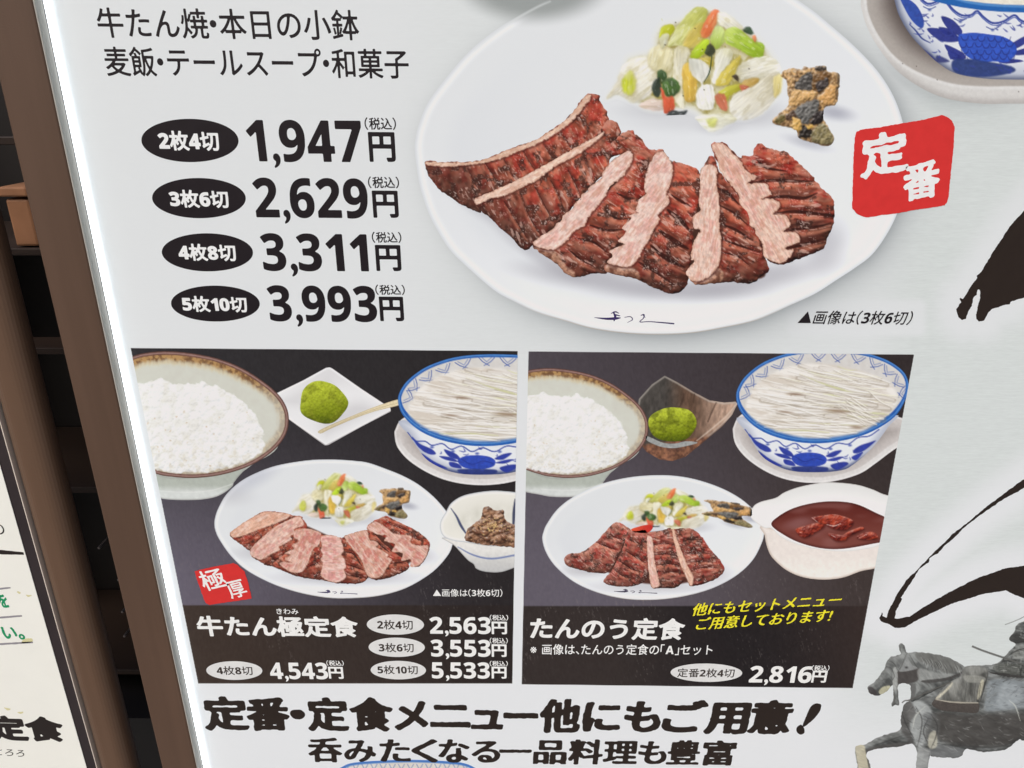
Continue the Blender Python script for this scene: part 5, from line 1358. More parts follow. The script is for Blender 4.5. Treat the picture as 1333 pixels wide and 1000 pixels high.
stroke(zoomJ([(1300, 440), (1200, 530), (1100, 612)]), 1.6, (76, 54, 46), 2, .6, clip=c2)
printed('folded_dish', dj, 2, p2, clip=c2, sm=False)
mochi(*zoomJ([(932, 488)])[0], 31.5, 23.5, c2, 3, p2, True)
lipj = zoomJ([(768, 560), (800, 570), (870, 600), (940, 606), (1010, 592), (1075, 596), (1082, 606), (1020, 622), (940, 636), (860, 628), (790, 600), (765, 580)])
fill(lipj, lambda X, Y, sd: mix((178, 180, 178), (126, 128, 126), fbm(X, Y, 2.5, 7)), 1.4, clip=c2)
printed('dish_lip', lipj, 4, p2, clip=c2)
T2 = lambda pts: [(844 + (x - 376) * .815, 479 + (y - 457) * .867) for x, y in zoomI(pts)]
rice_bowl(T2, .84, c2, 3, p2)
soup_bowl(zoomL, .95, c2, 5, p2)
P2 = zoomH([(25, 440), (32, 395), (52, 350), (110, 270), (200, 200), (350, 130), (520, 90), (700, 79), (850, 95), (1000, 140), (1120, 200), (1205, 270), (1250, 340), (1266, 400), (1254, 460), (1200, 560), (1100, 650), (960, 720), (800, 762), (640, 779), (480, 772), (330, 736), (200, 676), (100, 592), (46, 512)])
P2c = curve(P2)
plate_paint(P2c, 850, 700, 144, 81, .48, c2)
for (x, y, rx, ry, a) in ((850, 764, 80, 9, .4), (760, 743, 30, 8, .4), (930, 748, 24, 14, .35)):
    blob(x, y, rx, ry, (160, 156, 162), a, 0, .1, c2)
fill(zoomH([(300, 500), (450, 420), (600, 400), (780, 400), (900, 480), (980, 600), (840, 680), (640, 690), (480, 660), (360, 600)]), flat((84, 50, 42), .2, 3, 6), 3, clip=c2)
food_shade(lambda pts: [(804.6 + (x - 789) * .515, 642 + (y - 29) * .37) for x, y in pts], lambda pts: [(911 + (x - 1005) * .80 + (y - 137) * .10, 652 + (y - 86) * .30 + (x - 1048) * .12) for x, y in pts], .5, c2)
printed('plate', P2c, 6, p2, clip=c2, sm=False)
t2 = lambda pts: [(804.6 + (x - 789) * .515, 642 + (y - 29) * .37) for x, y in pts]
o_ = paint_pickles(t2, .48, 8, c2); printed('pickled_vegetables', o_, 7, p2, clip=c2, sm=False, grow=1.5)
t2g = lambda pts: [(911 + (x - 1005) * .80 + (y - 137) * .10, 652 + (y - 86) * .30 + (x - 1048) * .12) for x, y in pts]
o_ = paint_garnish(t2g, .5, 12, c2); printed('fried_garnish', o_, 8, p2, clip=c2, sm=False, grow=.5)
cr = zoomH([(520, 385), (560, 368), (620, 356), (645, 370), (620, 400), (560, 402)])
fill(cr, grad((224, 82, 52), (196, 50, 44), zoomH([(520, 0)])[0], zoomH([(640, 0)])[0], .1, 2, 4), 1.2, clip=c2)
printed('carrot_piece', cr, 9, p2, clip=c2)
S2 = [
 dict(body=zoomH([(146, 548), (180, 518), (240, 512), (330, 450), (372, 400), (442, 342), (522, 386), (520, 420), (480, 470), (440, 560), (395, 622), (330, 628), (270, 618), (170, 590)]), pink=None, ang=40, seed=201, tone=((190, 122, 106), (140, 80, 68)), red=1.0, glaze=1.1, grooves=[zoomH([(320, 450), (390, 480), (450, 500)]) + [4], zoomH([(380, 400), (440, 430), (490, 440)]) + [3]]),
 dict(body=zoomH([(366, 672), (420, 602), (480, 480), (500, 400), (560, 392), (612, 400), (622, 560), (614, 650), (570, 690), (500, 704), (420, 700)]), pink=None, ang=42, seed=213, tone=((184, 104, 90), (128, 66, 56)), glaze=1.1, grooves=[zoomH([(460, 560), (520, 600), (580, 620)]) + [5], zoomH([(490, 500), (550, 540), (605, 570)]) + [4], zoomH([(420, 600), (470, 640), (540, 660)]) + [3], zoomH([(510, 440), (560, 460), (605, 490)]) + [3]]),
 dict(body=zoomH([(612, 420), (640, 398), (700, 388), (752, 382), (792, 520), (812, 600), (832, 650), (800, 690), (760, 712), (690, 712), (640, 710), (622, 640)]), pink=zoomH([(610, 430), (626, 420), (642, 440), (650, 520), (662, 600), (682, 690), (660, 708), (640, 708), (622, 640), (614, 540)]), ang=8, seed=227, tone=((168, 88, 76), (120, 62, 52)), glaze=1.1, pk=((226, 186, 170), (214, 160, 148)), fib=80, grooves=[zoomH([(650, 470), (710, 460), (765, 470)]) + [3], zoomH([(655, 525), (720, 520), (785, 530)]) + [4], zoomH([(665, 580), (740, 575), (805, 590)]) + [4], zoomH([(680, 635), (750, 620), (825, 630)]) + [3]]),
 dict(body=zoomH([(752, 390), (770, 380), (862, 378), (922, 430), (972, 500), (1032, 570), (1042, 620), (980, 668), (870, 702), (840, 680), (800, 590), (770, 480)]), pink=zoomH([(750, 390), (764, 384), (784, 450), (832, 570), (852, 610), (872, 655), (862, 698), (846, 690), (826, 640), (790, 560), (766, 470)]), ang=0, seed=239, tone=((168, 88, 76), (120, 62, 52)), glaze=1.1, pk=((224, 184, 160), (212, 160, 140)), fib=70, grooves=[zoomH([(800, 450), (860, 440), (920, 440)]) + [3], zoomH([(820, 520), (900, 515), (975, 520)]) + [3.5], zoomH([(835, 565), (920, 560), (1010, 560)]) + [3.5], zoomH([(860, 610), (940, 595), (1030, 600)]) + [3]]),
]
seared(p2, S2, 8, c2, k=.5)
emblem(lambda pts: [(799.5 + (x - 774) * .54, 769.5 + (y - 413) * .33) for x, y in pts], (70, 64, 84), 7, p2, .55)
# white cup of stew
cupb = zoomN([(138, 470), (140, 540), (160, 630), (200, 705), (300, 792), (420, 842), (560, 859), (700, 846), (830, 800), (1000, 740), (1000, 500), (600, 600)])
fill(cupb, grad((228, 219, 211), (235, 229, 220), zoomN([(0, 640)])[0], zoomN([(0, 850)])[0], .03, 4, 3, (196, 180, 166), 4), 1.2, clip=c2)
printed('stew_cup_wall', cupb, 7, p2, clip=c2)
cupr = zoomN([(36, 400), (56, 332), (110, 295), (220, 266), (280, 228), (380, 190), (520, 161), (640, 154), (800, 170), (900, 198), (980, 232), (1100, 300), (1100, 560), (980, 610), (880, 636), (700, 656), (500, 636), (350, 596), (250, 546), (190, 490), (140, 486), (80, 448)])
def fcr(X, Y, sd):
    o = mix((232, 231, 228), (221, 221, 218), st(sd, -22, -4) * st(-(Y - 650), -20, 20))
    return mix(o, (198, 194, 188), np.exp(-((sd + .4) / 1.0) ** 2) * .5)
fill(cupr, fcr, 1.2, clip=c2)
printed('stew_cup', cupr, 8, p2, clip=c2)
sw = zoomN([(188, 462), (240, 400), (350, 340), (500, 302), (650, 291), (800, 310), (940, 372), (1060, 440), (1060, 560), (900, 604), (700, 637), (550, 632), (400, 594), (280, 536)])
def fsw(X, Y, sd):
    t = st(Y, zoomN([(0, 300)])[0][1], zoomN([(0, 600)])[0][1])
    o = mix((96, 40, 34), (122, 66, 58), t)
    o = mix(o, (150, 104, 100), st(fbm(X, Y, 16, 4, 2, 0, 2.5), .45, .8) * .4)
    return mix(o, (66, 28, 26), st(sd, -5, 0) * .6)
fill(sw, fsw, 1.2, clip=c2)
x_, y_ = zoomN([(380, 450)])[0]; blob(x_, y_, 22, 8, (146, 104, 104), .5, -14, .2, c2)
for q in ([(365, 500), (430, 470), (545, 442), (575, 470), (520, 510), (425, 556)], [(480, 412), (560, 395), (660, 388), (780, 432), (745, 490), (690, 500), (630, 488), (575, 458), (520, 440)], [(598, 525), (660, 530), (705, 536), (745, 512), (830, 478), (856, 492), (760, 542), (720, 574), (650, 576)], [(805, 552), (860, 520), (930, 515), (960, 560), (860, 570)]):
    fill([(x + .8, y + 1.6) for x, y in zoomN(q)], (64, 26, 24), 4, .6, clip=c2)
    fill(zoomN(q), lambda X, Y, sd: np.clip(lit(mix((178, 66, 44), (118, 40, 34), st(fbm(X, Y, 3, 8, 3, -20, 2), .3, .7)), relief(X, Y, sd, 2.5, .6, 3, .8, 5), .7, (250, 224, 206)), 0, 255), 1.3, clip=c2)
for q in ([(485, 412), (520, 440)], [(395, 515), (410, 520)], [(590, 460), (640, 470), (690, 455)], [(620, 535), (650, 550)], [(820, 560), (880, 530)]): stroke(zoomN(q), [.6] + [1.3] * (len(q) - 2) + [.6], (236, 214, 204), 1.3, .75, clip=c2)
printed('stew', sw, 9, p2, clip=c2)
# ------------------------------------------------------------------ the words on the face
mt = lambda s, L, R, h, **k: text('menu_text', s, L, R, h, 1, sign, M_BLACK, **k)
mt('牛たん焼・本日の小鉢', (126.5, 29.5), (467, 33), 40, bold=.012, label='first line of large black menu text')
mt('麦飯・テールスープ・和菓子', (136.5, 80), (532, 83.5), 39, bold=.012, label='second line of large black menu text')

def badge(cx, cy, rx, ry, s, L, R, h, parent, lay, m_bg, m_tx, bold, tilt=.6, clip=None):
    b = outline('portion_badge', ell(cx, cy, rx, ry, tilt, 60), lay, parent, m_bg, step=.8)
    text('badge_text', s, L, R, h, lay + 1, b if parent is sign else parent, m_tx, bold=bold, em=40)
    return b
badge(247.3, 183, 63.3, 28.2, '2枚4切', (206, 183), (285, 184), 26, sign, 1, M_BLACK, M_WHITE, .03)
badge(259, 258, 61, 26.2, '3枚6切', (220.5, 258.6), (297.5, 259.6), 23.5, sign, 1, M_BLACK, M_WHITE, .03)
badge(270, 328.6, 59.4, 24.8, '4枚8切', (232, 328.3), (307, 329.3), 22.5, sign, 1, M_BLACK, M_WHITE, .03)
badge(280.4, 395.3, 57.8, 23.4, '5枚10切', (237, 395.6), (321.5, 396.6), 21, sign, 1, M_BLACK, M_WHITE, .03)

def price(s, L, R, h, yl, yr, yy, yh, tl, tr, ty, th, parent, lay, m, bold=.012, flatp=None):
    p = text('price_text', s, L, R, h, lay, parent, m, bold=bold, em=60)
    q = p if parent is sign else parent
    text('yen_character', '円', (yl, yy), (yr, yy + .3), yh, lay, q, m, bold=.03, em=44)
    text('tax_note', '（税込）', (tl, ty), (tr, ty + .3), th, lay, q, m, bold=.018, em=34)
price('1,947', (322, 187.4), (471.5, 188.6), 63, 480, 514.5, 191.5, 39, 474.5, 515.5, 161, 16.5, sign, 1, M_BLACK)
price('2,629', (331, 261.4), (479, 262.6), 60, 485, 518.5, 266, 35.5, 479, 519.5, 237.5, 15.5, sign, 1, M_BLACK)
price('3,311', (341, 332), (479, 333), 56.5, 489, 522, 336, 34, 484, 522.5, 309, 14.5, sign, 1, M_BLACK)
price('3,993', (349.7, 398.5), (490.5, 399.6), 54, 494, 525.5, 402.3, 32, 488.5, 527, 377.3, 13.5, sign, 1, M_BLACK)
cap = text('caption_text', '▲画像は（3枚6切）', (1040.5, 413), (1187.5, 414), 18.5, 10, sign, M_BLACK, bold=.008, shear=.17, em=40)

# headlines in heavy brush lettering, each character where the brush put it
HX = [(265.5, 322.5), (322, 377), (380, 397.5), (401.5, 455), (457.5, 513), (516, 559), (563, 614), (616, 657), (658.5, 702.5), (705, 757.5), (762, 809.5), (815.5, 861.5), (865.5, 920), (920.5, 975.5), (977, 1030.5)]
text('headline_text', '定番・定食メニュー他にもご用意', (265.5, 929), (1030.5, 934.3), 45, 2, sign, M_BRUSH, bold=.034, hb=.022, rough=.015, rnd=.016, spans=HX, sans=False, em=56, shear=.04, label='upper line of heavy brush lettering')
zT = zm(640, 880, 2.898)
for q in ([(1244, 110), (1236, 104), (1216, 106), (1200, 122), (1188, 150), (1174, 184), (1180, 191), (1205, 172), (1228, 148), (1240, 128)], [(1168, 184), (1178, 196), (1180, 214), (1166, 221), (1152, 212), (1150, 198), (1158, 188)]):
    outline('exclamation_mark', zT(q), 2, sign, M_BRUSH, sm=True, rough=.4, rs=4, step=.6)
HY = [(401.5, 445), (449, 489.5), (495.5, 534.5), (538, 570.5), (572.5, 611.5), (615.5, 651.5), (651.5, 692.5), (696.5, 738.5), (742, 785.5), (787.5, 830.5), (832.5, 868.5), (870, 911.5), (915.5, 956.5)]
text('headline_text', '呑みたくなる一品料理も豊富', (401.5, 976), (956.5, 980.5), 33, 2, sign, M_BRUSH, bold=.020, hb=.014, rough=.013, rnd=.016, spans=HY, sans=False, em=50, shear=.04, label='lower line of heavy brush lettering')

# set-meal panels
PL = 18
M_PWHITE = solid_ink('panel_white_ink', (229, 228, 224))
text('dish_name', '牛たん極定食', (256.5, 814.6), (466, 816), 27, PL, p1, M_PWHITE, bold=.034, em=54, rough=.004)
text('reading_aid', 'きわみ', (360, 795.5), (388.5, 795.8), 7.5, PL, p1, M_PWHITE, bold=.012, em=40)
seal2 = outline('red_seal', zoomF([(66, 766), (200, 736), (318, 714), (346, 726), (394, 770), (420, 860), (440, 944), (300, 966), (165, 986), (140, 974), (110, 900)]), PL - 2, p1, M_SEAL, rough=.5, rs=4, step=.8)
brush('seal_character', '極', zoomF([(108, 838)])[0], zoomF([(262, 802)])[0], 26, PL - 1, p1, M_PWHITE, bold=.010, rough=.010, rnd=.006)
brush('seal_character', '厚', zoomF([(284, 896)])[0], zoomF([(396, 870)])[0], 22, PL - 1, p1, M_PWHITE, bold=.010, rough=.010, rnd=.006)
badge(514.8, 812.8, 37.2, 13.2, '2枚4切', (491, 812.8), (537.5, 813.2), 12.6, p1, PL, M_OFFW, M_DARKTXT, .012)
badge(516.5, 842.3, 36.6, 12.6, '3枚6切', (493, 842.6), (538.7, 843), 12, p1, PL, M_OFFW, M_DARKTXT, .012)
badge(518.6, 872, 36, 12.1, '5枚10切', (491.5, 871.4), (544, 871.8), 11.5, p1, PL, M_OFFW, M_DARKTXT, .012)
badge(305.2, 872.6, 36.5, 12.2, '4枚8切', (282, 872.4), (329, 872.8), 11.6, p1, PL, M_OFFW, M_DARKTXT, .012)
price('2,563', (559.5, 815.4), (639, 815.8), 25.5, 640, 660, 817, 16.5, 637.5, 661.5, 803.6, 7.6, p1, PL, M_PWHITE)
price('3,553', (561, 845), (638.7, 845.4), 25.5, 640, 659.5, 846.5, 16.5, 637.5, 661, 833.6, 7.6, p1, PL, M_PWHITE)
price('5,533', (562, 873.8), (637.7, 874.2), 24.5, 640, 659.5, 875.2, 15.5, 637.5, 661, 863.4, 7.2, p1, PL, M_PWHITE)
price('4,543', (351.5, 874.5), (427, 874.8), 25, 427.7, 447, 875.4, 15.5, 425, 447.5, 862.8, 7.2, p1, PL, M_PWHITE)
text('caption_text', '▲画像は（3枚6切）', (563.5, 771.4), (654, 771.6), 10.2, PL, p1, M_PWHITE, bold=.008, em=36)
text('dish_name', 'たんのう定食', (690, 817.5), (891, 819), 28.5, PL, p2, M_PWHITE, bold=.034, em=54, shear=.03, rough=.004)
text('serving_note', '※画像は、たんのう定食の「A」セット', (690.3, 845), (927.5, 845.6), 14, PL, p2, M_PWHITE, bold=.010, em=40)
badge(919.4, 875.4, 46.6, 12, '定番2枚4切', (881.6, 875.4), (956, 876), 11.6, p2, PL, M_OFFW, M_DARKTXT, .012)
price('2,816', (975.5, 879), (1056.5, 879.6), 25, 1056.8, 1076, 880.4, 15.5, 1056.5, 1079.5, 869.2, 7.2, p2, PL, M_PWHITE)
text('handwritten_note', '他にもセットメニュー', (902, 793.5), (1095, 780), 16.5, PL, p2, M_YELLOW, bold=.006, hb=.012, rough=.022, rnd=.014, shear=.28, up='perp', em=50)
text('handwritten_note', 'ご用意しております!', (907.5, 812), (1082.5, 800.5), 16.5, PL, p2, M_YELLOW, bold=.006, hb=.012, rough=.022, rnd=.014, shear=.28, up='perp', em=50)

# ------------------------------------------------------------------ the horse and rider drawing at the lower right
zoomO = zm(1080, 800, 5)
hr = pic('horse_rider_picture', label='grey printed picture of a horse with an armoured rider, cut by the right edge')
def grey(c0, c1, ang=0, seed=1, hatch=.24, bump=.45):
    def f(X, Y, sd):
        n = fbm(X, Y, 9, seed, 3, ang, 2); hh = fbm(X, Y, 1.6, seed + 3, 2, ang, 5)
        o = mix(c0, c1, st(n, .3, .7)) * (1 - hatch / 2 + hatch * hh)[..., None]
        o = mix(o, (70, 70, 68), st(sd, -2.5, 0) * .5)
        return np.clip(lit(o, relief(X, Y, sd, 9, .5, 5, bump, seed + 5, ang, 2.5), .7, (214, 216, 212)), 0, 255)
    return f
body = zoomO([(530, 470), (600, 445), (700, 380), (870, 340), (1000, 330), (1265, 320), (1500, 320), (1600, 700), (1500, 830), (1270, 820), (1240, 812), (1195, 838), (1160, 872), (1100, 888), (1000, 894), (920, 880), (880, 878), (840, 930), (670, 926), (655, 905), (640, 1000), (645, 1100), (640, 1300), (545, 1300), (560, 1000), (566, 900), (540, 842), (450, 860), (330, 872), (240, 900), (262, 980), (280, 1100), (285, 1200), (200, 1200), (180, 1000), (166, 905), (170, 855), (222, 848), (330, 792), (455, 752), (462, 690), (478, 600), (520, 560), (528, 520)])
fill(body, grey((126, 129, 127), (84, 86, 84), 15, 3), 1.3, warp=(1.2, 5, 3))
for pts, c, so_, a in (
    ([(560, 560), (640, 590), (670, 660), (640, 760), (600, 860), (560, 840), (520, 720), (515, 640)], (178, 182, 180), 14, .7),
    ([(700, 640), (900, 650), (1265, 640), (1500, 640), (1500, 800), (1265, 800), (1150, 850), (1000, 860), (860, 850), (720, 820), (690, 740)], (70, 67, 64), 26, .8),
    ([(470, 600), (520, 560), (560, 640), (520, 720), (540, 840), (480, 780), (460, 720)], (82, 80, 78), 12, .7),
    ([(650, 660), (690, 640), (720, 720), (690, 830), (660, 860), (620, 780)], (90, 90, 88), 14, .7),
    ([(610, 650), (660, 640), (660, 700), (620, 740)], (100, 102, 102), 10, .6),
    ([(240, 880), (330, 850), (520, 830), (540, 842), (450, 862), (330, 874), (245, 900)], (84, 82, 80), 8, .8),
    ([(1040, 430), (1180, 420), (1265, 430), (1500, 430), (1500, 600), (1265, 612), (1120, 622), (1010, 622), (1020, 520)], (138, 145, 148), 14, .8),
    ([(1120, 470), (1200, 450), (1260, 520), (1180, 600), (1080, 600)], (170, 177, 180), 30, .5),
    ([(670, 850), (880, 878), (840, 930), (672, 926)], (112, 114, 114), 6, .8),
    ([(168, 858), (222, 850), (236, 900), (262, 1000), (280, 1200), (205, 1200), (186, 1000)], (204, 196, 168), 8, .8),
    ([(565, 900), (650, 880), (640, 1000), (640, 1200), (560, 1200)], (176, 178, 176), 12, .6),
    ([(650, 780), (690, 760), (700, 850), (665, 875), (640, 850)], (196, 192, 172), 8, .7)):
    fill(zoomO(pts), lambda X, Y, sd, c=c: arr(c) * (.88 + .24 * fbm(X, Y, 1.8, 9, 3, 20, 4))[..., None], so_ / 3, a)
rg = np.random.default_rng(18)
for n in range(420):
    x, y = rg.uniform(470, 1400), rg.uniform(400, 900)
    a_ = math.radians(rg.normal(18 if y > 620 else -30, 22)); L_ = rg.uniform(8, 26)
    q_ = zoomO([(x - L_ * math.cos(a_), y - L_ * math.sin(a_)), (x, y + 3), (x + L_ * math.cos(a_), y + L_ * math.sin(a_))])
    if (sdist(curve(body), arr(q_)[:, 0][None], arr(q_)[:, 1][None]) > -2).any(): continue
    c_ = (52, 51, 50) if rg.random() < .62 else (182, 184, 180)
    stroke(q_, [.3, 1.0, .3], c_, 1.0, rg.uniform(.2, .5))
for q in ([(560, 600), (600, 680), (590, 780), (570, 860)], [(660, 650), (700, 720), (690, 800), (660, 870)], [(640, 680), (610, 760), (640, 840)], [(700, 840), (900, 858), (1100, 860), (1250, 805)], [(470, 640), (500, 720), (545, 800)], [(300, 850), (400, 815), (470, 790)], [(240, 900), (250, 960), (265, 1040)]):
    stroke(zoomO(q), [.6, 1.8, .6], (58, 57, 56), 1.6, .7)
for q in ([(1170, 560), (1210, 600), (1240, 690)], [(620, 600), (560, 660), (540, 740)], [(940, 640), (945, 610), (970, 590)]):
    stroke(zoomO(q), [.5, 1.3, .5], (198, 200, 190), 1.2, .8)
printed('horse_body', body, 1, hr, warp=(1.2, 5, 3))
head = zoomO([(248, 476), (256, 462), (272, 452), (300, 428), (330, 388), (360, 345), (372, 300), (400, 276), (460, 258), (452, 225), (452, 198), (468, 188), (488, 205), (508, 246), (560, 243), (650, 252), (760, 274), (830, 308), (890, 350), (900, 400), (800, 450), (720, 480), (640, 520), (560, 560), (528, 560), (526, 462), (450, 455), (448, 520), (452, 590), (424, 586), (405, 602), (400, 580), (412, 560), (414, 470), (400, 466), (372, 500), (335, 520), (305, 530), (275, 522), (254, 505)])
fill(head, grey((134, 137, 134), (94, 96, 94), 50, 13), 1.3, warp=(.9, 4, 7))
for pts, c, so_, a in (
    ([(440, 372), (500, 366), (580, 348), (582, 400), (560, 438), (450, 452), (438, 410)], (74, 70, 68), 4, .9),
    ([(450, 350), (500, 290), (540, 330), (575, 348), (520, 366), (460, 372)], (150, 152, 150), 4, .8),
    ([(250, 478), (272, 470), (304, 500), (302, 526), (262, 518)], (70, 66, 66), 4, .85),
    ([(320, 500), (350, 470), (395, 466), (372, 500), (334, 520)], (196, 192, 160), 4, .85),
    ([(412, 360), (440, 352), (440, 480), (414, 480)], (176, 178, 174), 4, .7),
    ([(560, 250), (650, 256), (760, 280), (850, 330), (860, 360), (760, 380), (660, 330), (580, 300)], (98, 98, 94), 8, .7),
    ([(580, 350), (700, 380), (820, 390), (700, 430), (590, 436)], (164, 166, 162), 10, .6),
    ([(600, 430), (760, 410), (860, 370), (880, 352), (890, 368), (780, 425), (640, 446)], (72, 70, 68), 3, .85),
    ([(526, 462), (560, 458), (556, 530), (528, 560)], (92, 92, 90), 5, .7)):
    fill(zoomO(pts), lambda X, Y, sd, c=c: arr(c) * (.86 + .28 * fbm(X, Y, 1.6, 19, 3, 60, 3))[..., None], so_ / 3, a)
rg = np.random.default_rng(8)
for n in range(34):
    x = rg.uniform(590, 850); y = 262 + (x - 560) * .22 + rg.uniform(0, 50)
    stroke(zoomO([(x, y), (x + 14, y + 26), (x + 18, y + 50)]), [.4, .9, .3], (66, 66, 64) if n % 2 else (176, 178, 174), .9, .6)
blob(*zoomO([(500, 345)])[0], 2.4, 1.6, (50, 48, 48), .9); blob(*zoomO([(456, 222)])[0], 2, 4, (84, 84, 82), .7, 10)
for q in ([(380, 300), (420, 320), (440, 360)], [(370, 340), (400, 350), (420, 400), (400, 440)], [(340, 430), (370, 420), (390, 440), (380, 460)], [(500, 258), (470, 330), (440, 380)], [(520, 262), (560, 330), (580, 350)]): stroke(zoomO(q), [.5, 1.3, .6], (74, 74, 72), 1.1, .75)
stroke(zoomO([(405, 490), (424, 520), (420, 570), (412, 598)]), [1, 2, 2.4, 1], (84, 84, 80), 1.4, .8)
printed('horse_head', head, 2, hr, warp=(.9, 4, 7))
leg = zoomO([(690, 545), (720, 500), (780, 440), (850, 400), (868, 352), (930, 330), (1010, 345), (1034, 380), (1020, 440), (985, 560), (968, 572), (976, 600), (960, 640), (900, 640), (780, 632), (720, 622), (664, 586)])
fill(leg, grey((128, 128, 122), (92, 92, 88), 80, 23, .3), 1.2)
for pts, c, a in (([(664, 586), (690, 548), (780, 566), (968, 574), (974, 604), (956, 640), (780, 632), (716, 620)], (76, 70, 66), .9), ([(690, 540), (740, 500), (800, 440), (790, 470), (740, 520), (705, 550)], (206, 200, 178), .8), ([(870, 400), (940, 396), (1010, 410), (1000, 440), (900, 440)], (150, 150, 142), .7), ([(980, 440), (1005, 430), (985, 520), (960, 550)], (206, 200, 174), .7)):
    fill(zoomO(pts), lambda X, Y, sd, c=c: arr(c) * (.85 + .3 * fbm(X, Y, 1.6, 29))[..., None], 1.5, a)
stroke(zoomO([(690, 552), (780, 568), (880, 574), (966, 574)]), [1, 1.4, 1.4, 1], (210, 204, 184), 1, .8)
for x in (890, 920, 950, 980): stroke(zoomO([(x, 450), (x - 4, 500), (x - 10, 560)]), [.6, 1, .6], (70, 70, 66), 1, .6)
stroke(zoomO([(780, 440), (690, 490), (560, 545)]), [1, .9, .8], (84, 82, 80), 1, .8)
printed('rider_leg', leg, 3, hr)
rid = zoomO([(1030, 372), (1050, 330), (1100, 312), (1140, 270), (1175, 232), (1210, 192), (1180, 176), (1166, 158), (1200, 110), (1215, 70), (1250, 48), (1300, 30), (1450, 20), (1600, 80), (1600, 420), (1265, 412), (1150, 404)])
fill(rid, grey((106, 109, 106), (70, 72, 70), 20, 33, .34, .8), 1.2, warp=(1, 4, 9))
for pts, c, a in (([(1166, 158), (1205, 118), (1240, 130), (1265, 150), (1265, 176), (1215, 188)], (60, 60, 58), .8), ([(1190, 250), (1265, 190), (1500, 190), (1500, 250), (1240, 290)], (150, 152, 146), .6), ([(1040, 376), (1265, 396), (1500, 396), (1500, 416), (1265, 414), (1080, 408)], (58, 56, 54), .8), ([(1090, 320), (1250, 330), (1240, 390), (1080, 370)], (104, 106, 100), .7)):
    fill(zoomO(pts), lambda X, Y, sd, c=c: arr(c) * (.8 + .4 * fbm(X, Y, 1.5, 39))[..., None], 2, a)
for k_ in range(5): stroke(zoomO([(1100, 330 + 12 * k_), (1180, 336 + 12 * k_), (1250, 342 + 12 * k_)]), .8, (64, 64, 60), .9, .6)
for n in range(170):
    x, y = rg.uniform(1060, 1420), rg.uniform(60, 400)
    a_ = math.radians(rg.choice([10, 12, 95]) + rg.normal(0, 8)); L_ = rg.uniform(6, 20)
    q_ = zoomO([(x - L_ * math.cos(a_), y - L_ * math.sin(a_)), (x + L_ * math.cos(a_), y + L_ * math.sin(a_))])
    if (sdist(curve(rid), arr(q_)[:, 0][None], arr(q_)[:, 1][None]) > -2).any(): continue
    stroke(q_, [.4, 1.0], (46, 46, 44) if rg.random() < .6 else (176, 178, 172), 1.0, rg.uniform(.3, .65))
for q in ([(1160, 270), (1230, 230), (1330, 215)], [(1200, 185), (1250, 178), (1330, 182)], [(1100, 320), (1150, 300), (1240, 292)], [(1255, 330), (1245, 360), (1240, 395)]): stroke(zoomO(q), [.6, 1.6, .8], (44, 44, 42), 1.2, .8)
for q in ([(1140, 262), (1130, 290), (1140, 310)], [(1120, 280), (1110, 300)]): stroke(zoomO(q), [.5, 1.4, .6], (60, 60, 58), 1.1, .8)
printed('rider_body', rid, 4, hr, warp=(1, 4, 9))
for nm, q, w, c in (('sword', [(926, 206), (1000, 236), (1100, 270), (1265, 326), (1450, 390)], 2.4, (96, 96, 92)), ('helmet_crest', [(1140, 66), (1200, 44), (1265, 14), (1400, -60)], 1.1, (120, 122, 120)), ('rein', [(470, 575), (490, 560), (520, 556), (600, 520), (700, 476), (790, 440)], 1.5, (92, 90, 86))):
    stroke(zoomO(q), w, c, 1.2)
    q2 = arr(curve(zoomO(q), 4, False)); d_ = np.gradient(q2, axis=0); nn = np.stack([-d_[:, 1], d_[:, 0]], 1); nn /= np.linalg.norm(nn, axis=1)[:, None] + 1e-6
    printed(nm, np.concatenate([q2 + nn * w * .65, (q2 - nn * w * .65)[::-1]]), 5, hr, sm=False, step=.6)

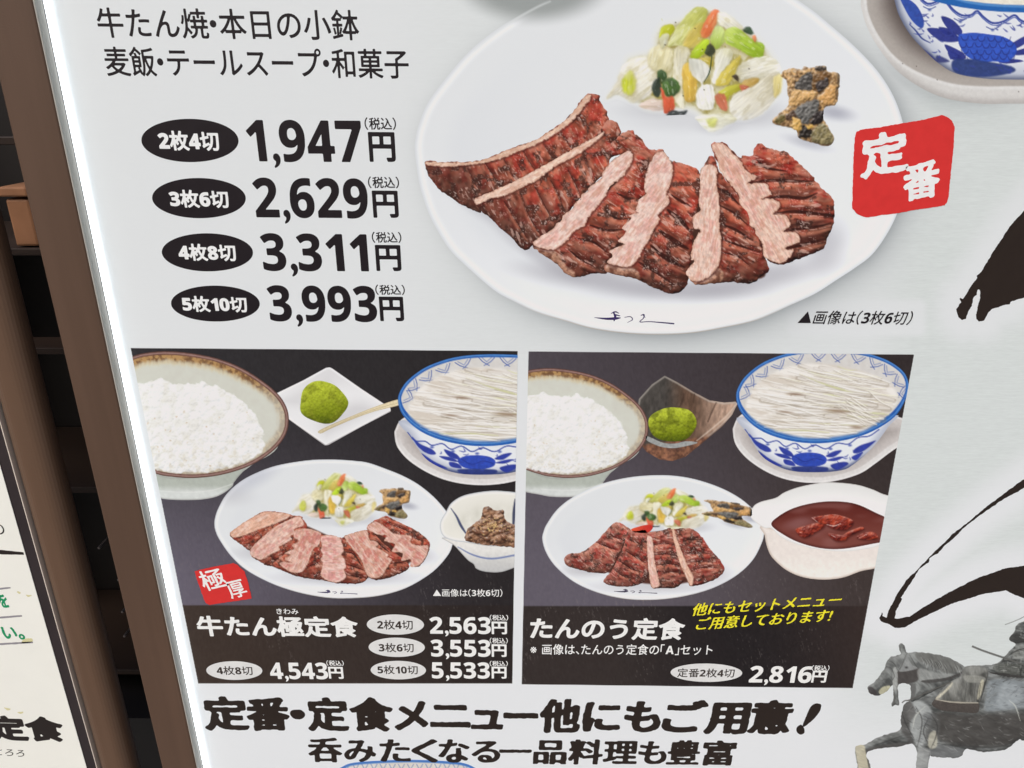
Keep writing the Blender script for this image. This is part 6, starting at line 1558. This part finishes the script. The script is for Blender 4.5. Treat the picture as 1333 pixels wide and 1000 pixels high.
# ------------------------------------------------------------------ writing on the board at the left
def PB(px, py):
    x, z = P(px, py, FACE2); return float(x), float(z)
_P0 = P
class on_board:
    """lettering helpers work on the board's face inside this block"""
    def __enter__(self):
        global P, layer_y
        self.l = layer_y
        P = lambda a, b, y=0.0: _P0(a, b, FACE2)
        layer_y = lambda k: FACE2 - .0005 - LAYER * k
    def __exit__(self, *a):
        global P, layer_y
        P = _P0; layer_y = self.l
M_GREEN = solid_ink('green_marker_ink', (30, 142, 92))
M_RULE = solid_ink('grey_rule_ink', (140, 136, 140))
M_BBLACK = solid_ink('board_black_ink', (44, 38, 36))
M_SMUDGE = solid_ink('yellow_smudge', (206, 198, 150))
zoomV = zm(0, 640, 2.777)
with on_board():
    for q, m_, nm in (([(-200, 200), (0, 210), (86, 218), (88, 228), (0, 226), (-200, 222)], M_BBLACK, 'ruled_line'), ([(-200, 350), (0, 347), (38, 344), (40, 349), (0, 354), (-200, 358)], M_RULE, 'ruled_line'), ([(-200, 456), (0, 451), (80, 445), (82, 451), (0, 458), (-200, 464)], M_RULE, 'ruled_line'), ([(-200, 553), (0, 547), (118, 541), (121, 547), (0, 554), (-200, 561)], M_RULE, 'ruled_line')):
        outline(nm, zoomV(q), 1, board, m_, rough=.3, rs=5, step=.7)
    for q in ([(62, 360), (76, 364), (70, 368)], [(94, 372), (116, 374), (104, 380)], [(16, 780), (40, 784), (28, 790)], [(60, 796), (84, 796), (76, 803)], [(90, 532), (114, 530), (118, 542), (80, 546)]): outline('smudge', zoomV(q), 1, board, M_SMUDGE, sm=True, rough=.8, rs=3, step=.7)
    text('handwritten_text', 'いうちを', (-46, 786), (10, 781), 19, 2, board, M_GREEN, bold=.035, rnd=.02, rough=.015, up='perp')
    text('handwritten_text', 'ください。', (-60, 823), (31, 823), 19, 2, board, M_GREEN, bold=.03, rnd=.02, rough=.015, up='perp')
    text('printed_text', 'もの', (-32, 688), (5.5, 688), 16, 2, board, M_BBLACK, bold=.0, rnd=.01, up='perp')
    text('dish_name', '麦とろ定食', (-155, 944), (83, 949.5), 33, 2, board, M_BBLACK, bold=.05, up='perp')
    text('reading_aid', 'とろろ', (-6, 978), (32, 980.5), 9, 2, board, M_BBLACK, bold=.0, shear=.25, up='perp')
